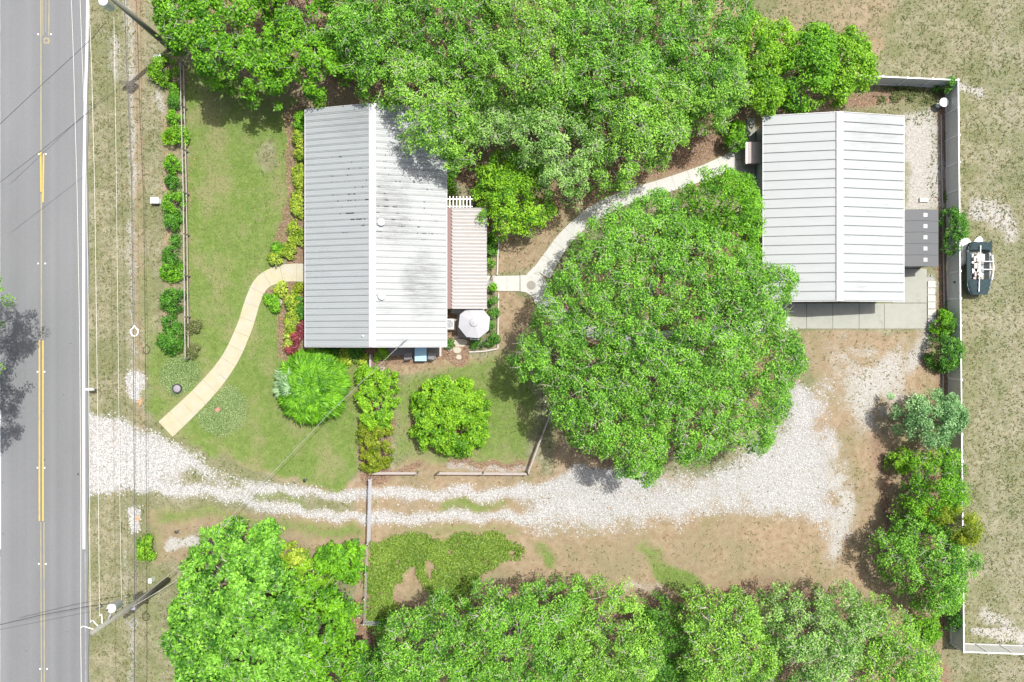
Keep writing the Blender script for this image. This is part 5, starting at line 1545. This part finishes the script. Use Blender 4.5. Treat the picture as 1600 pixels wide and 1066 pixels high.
for i, (a_, b_, r_, ry_, mt, lab, h_) in enumerate(row):
    bush(lab, a_, b_, r_, M[mt], h_, max(r_, ry_), group=G5, seed=60 + i, leaf=.17)
bush('vivid green bush beside the thick cable under the driveway', 229, 858, 14, M['lime'], 1.0, 20, seed=80)
# hedge and rounded shrubs
tree('hedge', 'bright upper part of the hedge between the two lawns', [(578, 590, 22), (598, 595, 22), (580, 620, 24), (600, 620, 22), (588, 650, 26)], .4, 2.0, M['lime'], 480, .2, (.2, .4), gap=.08, cat='hedge', group='hedge between the lawns', seed=81, trunk_r=.08, per=60, twigs=.03)
tree('hedge', 'olive lower part of the hedge ending at the rail fence', [(584, 680, 26), (588, 705, 27), (584, 722, 22)], .4, 1.9, M['olive'], 480, .18, (.2, .36), gap=.1, cat='hedge', group='hedge between the lawns', seed=82, trunk_r=.08, per=60, twigs=.1)
tree('rounded_shrub', 'big round trimmed shrub in the middle of the back lawn', [(702, 655, 57), (690, 640, 48), (718, 640, 46), (685, 668, 42), (722, 672, 42)], .5, 3.4, M['lime'], 480, .22, (.3, .5), gap=.06, cat='shrub', seed=83, trunk_r=.12, twigs=.05)
bush('dark clipped strip hedge along the porch awning', 769, 430, 6, M['bright'], .9, 62, name='hedge', cat='hedge', seed=84, group='clipped patio hedges')
bush('clipped box hedge strip right of the umbrella', 770, 500, 7, M['deep'], .9, 38, name='hedge', cat='hedge', seed=85, group='clipped patio hedges')
tree('hedge', 'clipped box hedge along the bottom of the patio', [(741, 536, 9), (752, 535, 9), (763, 533, 9), (772, 530, 9)], .2, .9, M['deep'], 480, .13, (.12, .22), gap=.05, cat='hedge', group='clipped patio hedges', seed=86, trunk_r=.04, per=40, twigs=0)
bush('green shrub against the house wall above the pergola', 706, 265, 9, M['bright'], 1.6, 34, seed=87)
bush('little plant at the lower right house corner', 702, 538, 4.5, M['deep'], .5, seed=88)
bush('dark shrubs in the shade right of the awning top', 768, 385, 6, M['deep'], 1.0, 14, seed=89)
G6 = 'yellow border plants along the house front'
ypl = [(467, 225, 8, 26, 'yellow', 'tall yellow strip beside the upper house front'), (468, 275, 8, 18, 'yellow', 'yellow patch halfway up the house front'), (466, 320, 9, 20, 'yellow', 'yellow patch under the halfway one on the house front'),
       (462, 365, 10, 18, 'yellow', 'yellow patch just above the front door walk bend'), (450, 392, 12, 12, 'yellow', 'yellow clump nearest above the walk'), (430, 405, 9, 6, 'yellow', 'low yellow clump at the outer edge above the walk'),
       (440, 452, 10, 8, 'yellow', 'yellow clump directly below the walk'), (458, 470, 9, 16, 'yellow', 'yellow strip below the walk beside the stone pot'), (456, 505, 9, 18, 'yellow', 'yellow strip beside the red plants'), (452, 535, 7, 14, 'yellow', 'lowest yellow strip above the fountain shrub'),
       (469, 192, 8, 16, 'bright', 'green bush at the top left house corner'), (434, 388, 8, 8, 'bright', 'green clump on the mulch left of the yellow border'), (424, 468, 8, 9, 'bright', 'green clump in the bed inside the walk bend'), (432, 480, 6, 6, 'bright', 'small green clump below the stone pot'), (471, 480, 5, 18, 'deep', 'dark shrub strip between yellow border and house'), (466, 452, 8, 6, 'olive', 'round variegated plant under the front door')]
for i, (a_, b_, r_, ry_, mt, lab) in enumerate(ypl):
    bush(lab, a_, b_, r_, M[mt], .75, max(r_, ry_), name='border_plant', cat='plant', group=G6, seed=100 + i, leaf=.2, gap=.05)
for i, (a_, b_, r_, lab) in enumerate([(469, 513, 8, 'uppermost red leaved plant at the house wall'), (461, 527, 9, 'middle and largest red leaved plant'), (456, 546, 7, 'lowest red leaved plant above the fountain shrub')]):
    bush(lab, a_, b_, r_, M['red'], .7, name='red_plant', cat='plant', group='red plants by the house corner', seed=120 + i, leaf=.2, gap=.02)
for i, (a_, b_, r_, mt, lab) in enumerate([(538, 558, 11, 'yellow', 'yellow clump under the left end of the house eave'), (565, 564, 9, 'yellow', 'pale yellow clump left of the weathered board'), (595, 553, 9, 'lime', 'lime plant right of the weathered board under the eave'), (520, 548, 12, 'deep', 'dark plant in shade under the lower house eave'), (560, 550, 12, 'deep', 'dark plant in eave shade above the pale yellow clump')]):
    bush(lab, a_, b_, r_, M[mt], .6, name='border_plant', cat='plant', group='plants under the lower house eave', seed=130 + i, leaf=.2, gap=.05)
tree('broadleaf_tree', 'yellow topped shrub right of the large pole tree', [(458, 868, 16), (472, 880, 16), (445, 862, 10)], .8, 2.6, M['yellow'], 400, .22, (.25, .4), gap=.15, seed=140, cat='shrub', trunk_r=.06)
tree('broadleaf_tree', 'green shrub left of the gate end below the driveway', [(525, 870, 24), (550, 868, 20), (505, 880, 20), (558, 850, 9), (545, 890, 22)], .8, 3.0, M['bright'], 400, .24, (.3, .45), gap=.12, seed=141, cat='shrub', trunk_r=.08)
tree('broadleaf_tree', 'green shrub under the small palm left of the bare strip', [(470, 905, 30), (440, 890, 22), (500, 930, 26)], .8, 2.8, M['lime'], 400, .24, (.3, .45), gap=.2, seed=142, cat='shrub', trunk_r=.08)


# fountain shrub: long arching blades radiating from the middle
def fountain(label, px, py, r_px, mat, ntuft, seed, h, cat='shrub', name='fountain_shrub'):
    r = np.random.default_rng(seed); c = P(px, py, h * .5); root = thing(name, (c.x, c.y, 0), label, cat)
    R0 = r_px * S * (H - h * .5) / H
    ta = r.random(ntuft) * 2 * PI; tr_ = R0 * np.sqrt(r.random(ntuft)) * .88
    tz = h * np.sqrt(np.clip(1 - (tr_ / (R0 * 1.08)) ** 2, 0, 1)) * (.82 + .25 * r.random(ntuft))
    nb = 46; n = ntuft * nb
    X = np.repeat(tr_ * np.cos(ta), nb); Y = np.repeat(tr_ * np.sin(ta), nb); Z = np.repeat(tz, nb)
    ot = np.repeat(tr_ / R0, nb)
    an = np.repeat(ta, nb) + r.normal(0, 1, n) * (1.5 - 1.0 * ot)
    ln = (.35 + .5 * r.random(n)) * np.repeat(.8 + .4 * r.random(ntuft), nb)
    X += r.normal(0, .09, n); Y += r.normal(0, .09, n)
    lift = .25 + .35 * r.random(n)
    segs = 3; w = .030 + .022 * r.random(n); pts = []
    for s_ in range(segs + 1):
        u = s_ / segs
        pts.append(np.stack([X + np.cos(an) * ln * u, Y + np.sin(an) * ln * u, np.maximum(Z + ln * (lift * u * 1.6 - (.55 + .5 * ot) * u * u) - .1, .04)], 1))
    sd = np.stack([-np.sin(an), np.cos(an), r.normal(0, .45, n)], 1)
    V = []
    for s_ in range(segs):
        w0 = (w * (1, 1.1, .8, .1)[s_])[:, None]; w1 = (w * (1, 1.1, .8, .1)[s_ + 1])[:, None]
        V.append(np.stack([pts[s_] - sd * w0, pts[s_] + sd * w0, pts[s_ + 1] + sd * w1, pts[s_ + 1] - sd * w1], 1))
    V = np.concatenate(V, 0).reshape(-1, 3)
    tint = np.tile(np.clip(np.repeat(r.normal(.5, .22, ntuft), nb) + r.normal(0, .22, n), 0, 1), segs)
    pm = np.tile(np.repeat((tr_ * np.cos(ta) < -.42 * R0) & (np.abs(tr_ * np.sin(ta) - .05 * R0) < .30 * R0), nb), segs)  # left-hand tufts that take the painted sheen colour
    pv = np.repeat(pm, 4)
    mesh_obj('blades', quads_mesh('blades', V[~pv], mat, 4, tint[~pm]), root)
    po_ = mesh_obj('sheen_blades', quads_mesh('sheen_blades', V[pv], M['sheen_blade'], 4, tint[pm]), root)
    po_['label'] = 'patch of leaves coloured pale to paint sheen'
    st_ = MB()
    for k in range(24):
        a1 = 2 * PI * k * .382; q = R0 * (.15 + .6 * ((k * .618) % 1))
        st_.tube([(c.x + .12 * math.cos(a1), c.y + .12 * math.sin(a1), 0), (c.x + q * math.cos(a1), c.y + q * math.sin(a1), h * .75)], [.04, .015], 5)
    st_.build('stems', M['bark'], root)
    return root


fountain('fountain shaped shrub of long arching leaves at the lower house corner', 487, 603, 55, M['bright'], 330, 150, 2.5)


# small palm with feathered fronds
def palm(label, px, py, nf, L, seed, mat):
    r = random.Random(seed); c = P(px, py); root = thing('palm', (c.x, c.y, 0), label, 'palm')
    MB().tube([(c.x, c.y, -.05), (c.x, c.y, 1.6)], [.14, .11], 8).build('trunk', M['bark'], root)
    for k in range(nf):
        a1 = 2 * PI * k / nf + r.uniform(-.2, .2); m_ = MB(); ll = L * r.uniform(.8, 1.1)
        sp_ = []
        for s_ in range(9):
            u = s_ / 8; sp_.append(Vector((c.x + math.cos(a1) * ll * u, c.y + math.sin(a1) * ll * u, 1.6 + .6 * math.sin(u * 2.2) - .5 * u * u)))
        m_.tube(sp_, [.02] * 9, 4, False)
        o = m_.build('frond', M['twig'], root)
        lf = []
        for s_ in range(2, 34):
            u = s_ / 34; i = min(int(u * 8), 7); q = sp_[i].lerp(sp_[i + 1], u * 8 - i)
            for sd in (-1, 1):
                d = Vector((math.cos(a1 + sd * 1.0), math.sin(a1 + sd * 1.0), -.25)) * (.5 * math.sin(PI * min(u + .15, 1)) + .08)
                t2 = Vector((math.cos(a1), math.sin(a1), 0)) * .022
                lf += [tuple(q - t2 - c), tuple(q + t2 - c), tuple(q + d + t2 * .3 - c), tuple(q + d - t2 * .3 - c)]
        me = quads_mesh('leaflets', np.array(lf), mat, 4, np.full(len(lf) // 4, r.random()))
        mesh_obj('leaflets', me, o)
    return root


palm('small feathery palm among shrubs left of the wire fence', 508, 918, 11, 2.0, 3, M['lime'])
palm('second feathery palm just below the yellow topped shrub', 472, 925, 10, 1.8, 5, M['olive'])

# ground cover bed and rings (nobody could count them)
cov = soft(sdf(WX, WY, [(575, 850), (640, 842), (720, 838), (790, 838), (816, 855), (812, 872), (770, 878), (745, 900), (725, 930), (700, 945), (670, 925), (650, 900), (632, 905), (625, 945), (610, 975), (575, 975), (572, 900)]), 4)
cov *= (vnoise(GX, GY, 16, 71) * .6 + vnoise(GX, GY, 7, 79) * .4 > .33)
cov = cov * (soft(sdf(WX, WY, [(628, 895), (645, 880), (655, 900), (660, 925), (640, 945), (618, 945)]), 3) < .5)
flat_leaves('ground_cover', cov, 34000, .16, M['cover'], 72, 'dense low green ground cover bed below the driveway, right of the gate', 'ground cover', lift=.28, up=.55)
for (a_, b_, r_, sd, lab, dn) in ((283, 588, 31, 73, 'pale ring of ground cover around the dark tub', 1), (346, 640, 39, 74, 'larger pale ring of ground cover beside the walk', 1)):
    d_ = soft(r_ - np.hypot(GX - a_, GY - b_), 2.0) * walkmask
    flat_leaves('ground_cover', d_, int(5.2 * r_ * r_), .09, M['pale_cover'], sd, lab, 'ground cover', lift=.14, up=.5)
d_ = strip([(1380, 150), (1470, 152)], 9, 6, 1) * (vnoise(GX, GY, 9, 75) > .56)
flat_leaves('vine_ground_cover', d_, 1600, .15, M['weed'], 76, 'thin weeds at the foot of the top vinyl fence', 'weeds', lift=.2, up=.5)
d_ = strip([(1485, 560), (1483, 200), (1484, 400)], 3, 3, 1) * (vnoise(GX, GY, 12, 77) > .55)
flat_leaves('fence_foot_weeds', d_, 1500, .15, M['cover'], 78, 'sparse weeds along the foot of the right vinyl fence', 'weeds', lift=.2, up=.5)
open('/tmp/count.txt','w').write(str((LEAFCOUNT[0], sum(len(p.vertices) - 2 for o in bpy.data.objects if o.type == 'MESH' for p in [] ) , sum(len(m.loops) - 2 * len(m.polygons) for m in bpy.data.meshes)))) if False else None
print('LEAVES', LEAFCOUNT[0], 'TRIS', sum(len(m.polygons) for m in bpy.data.meshes))
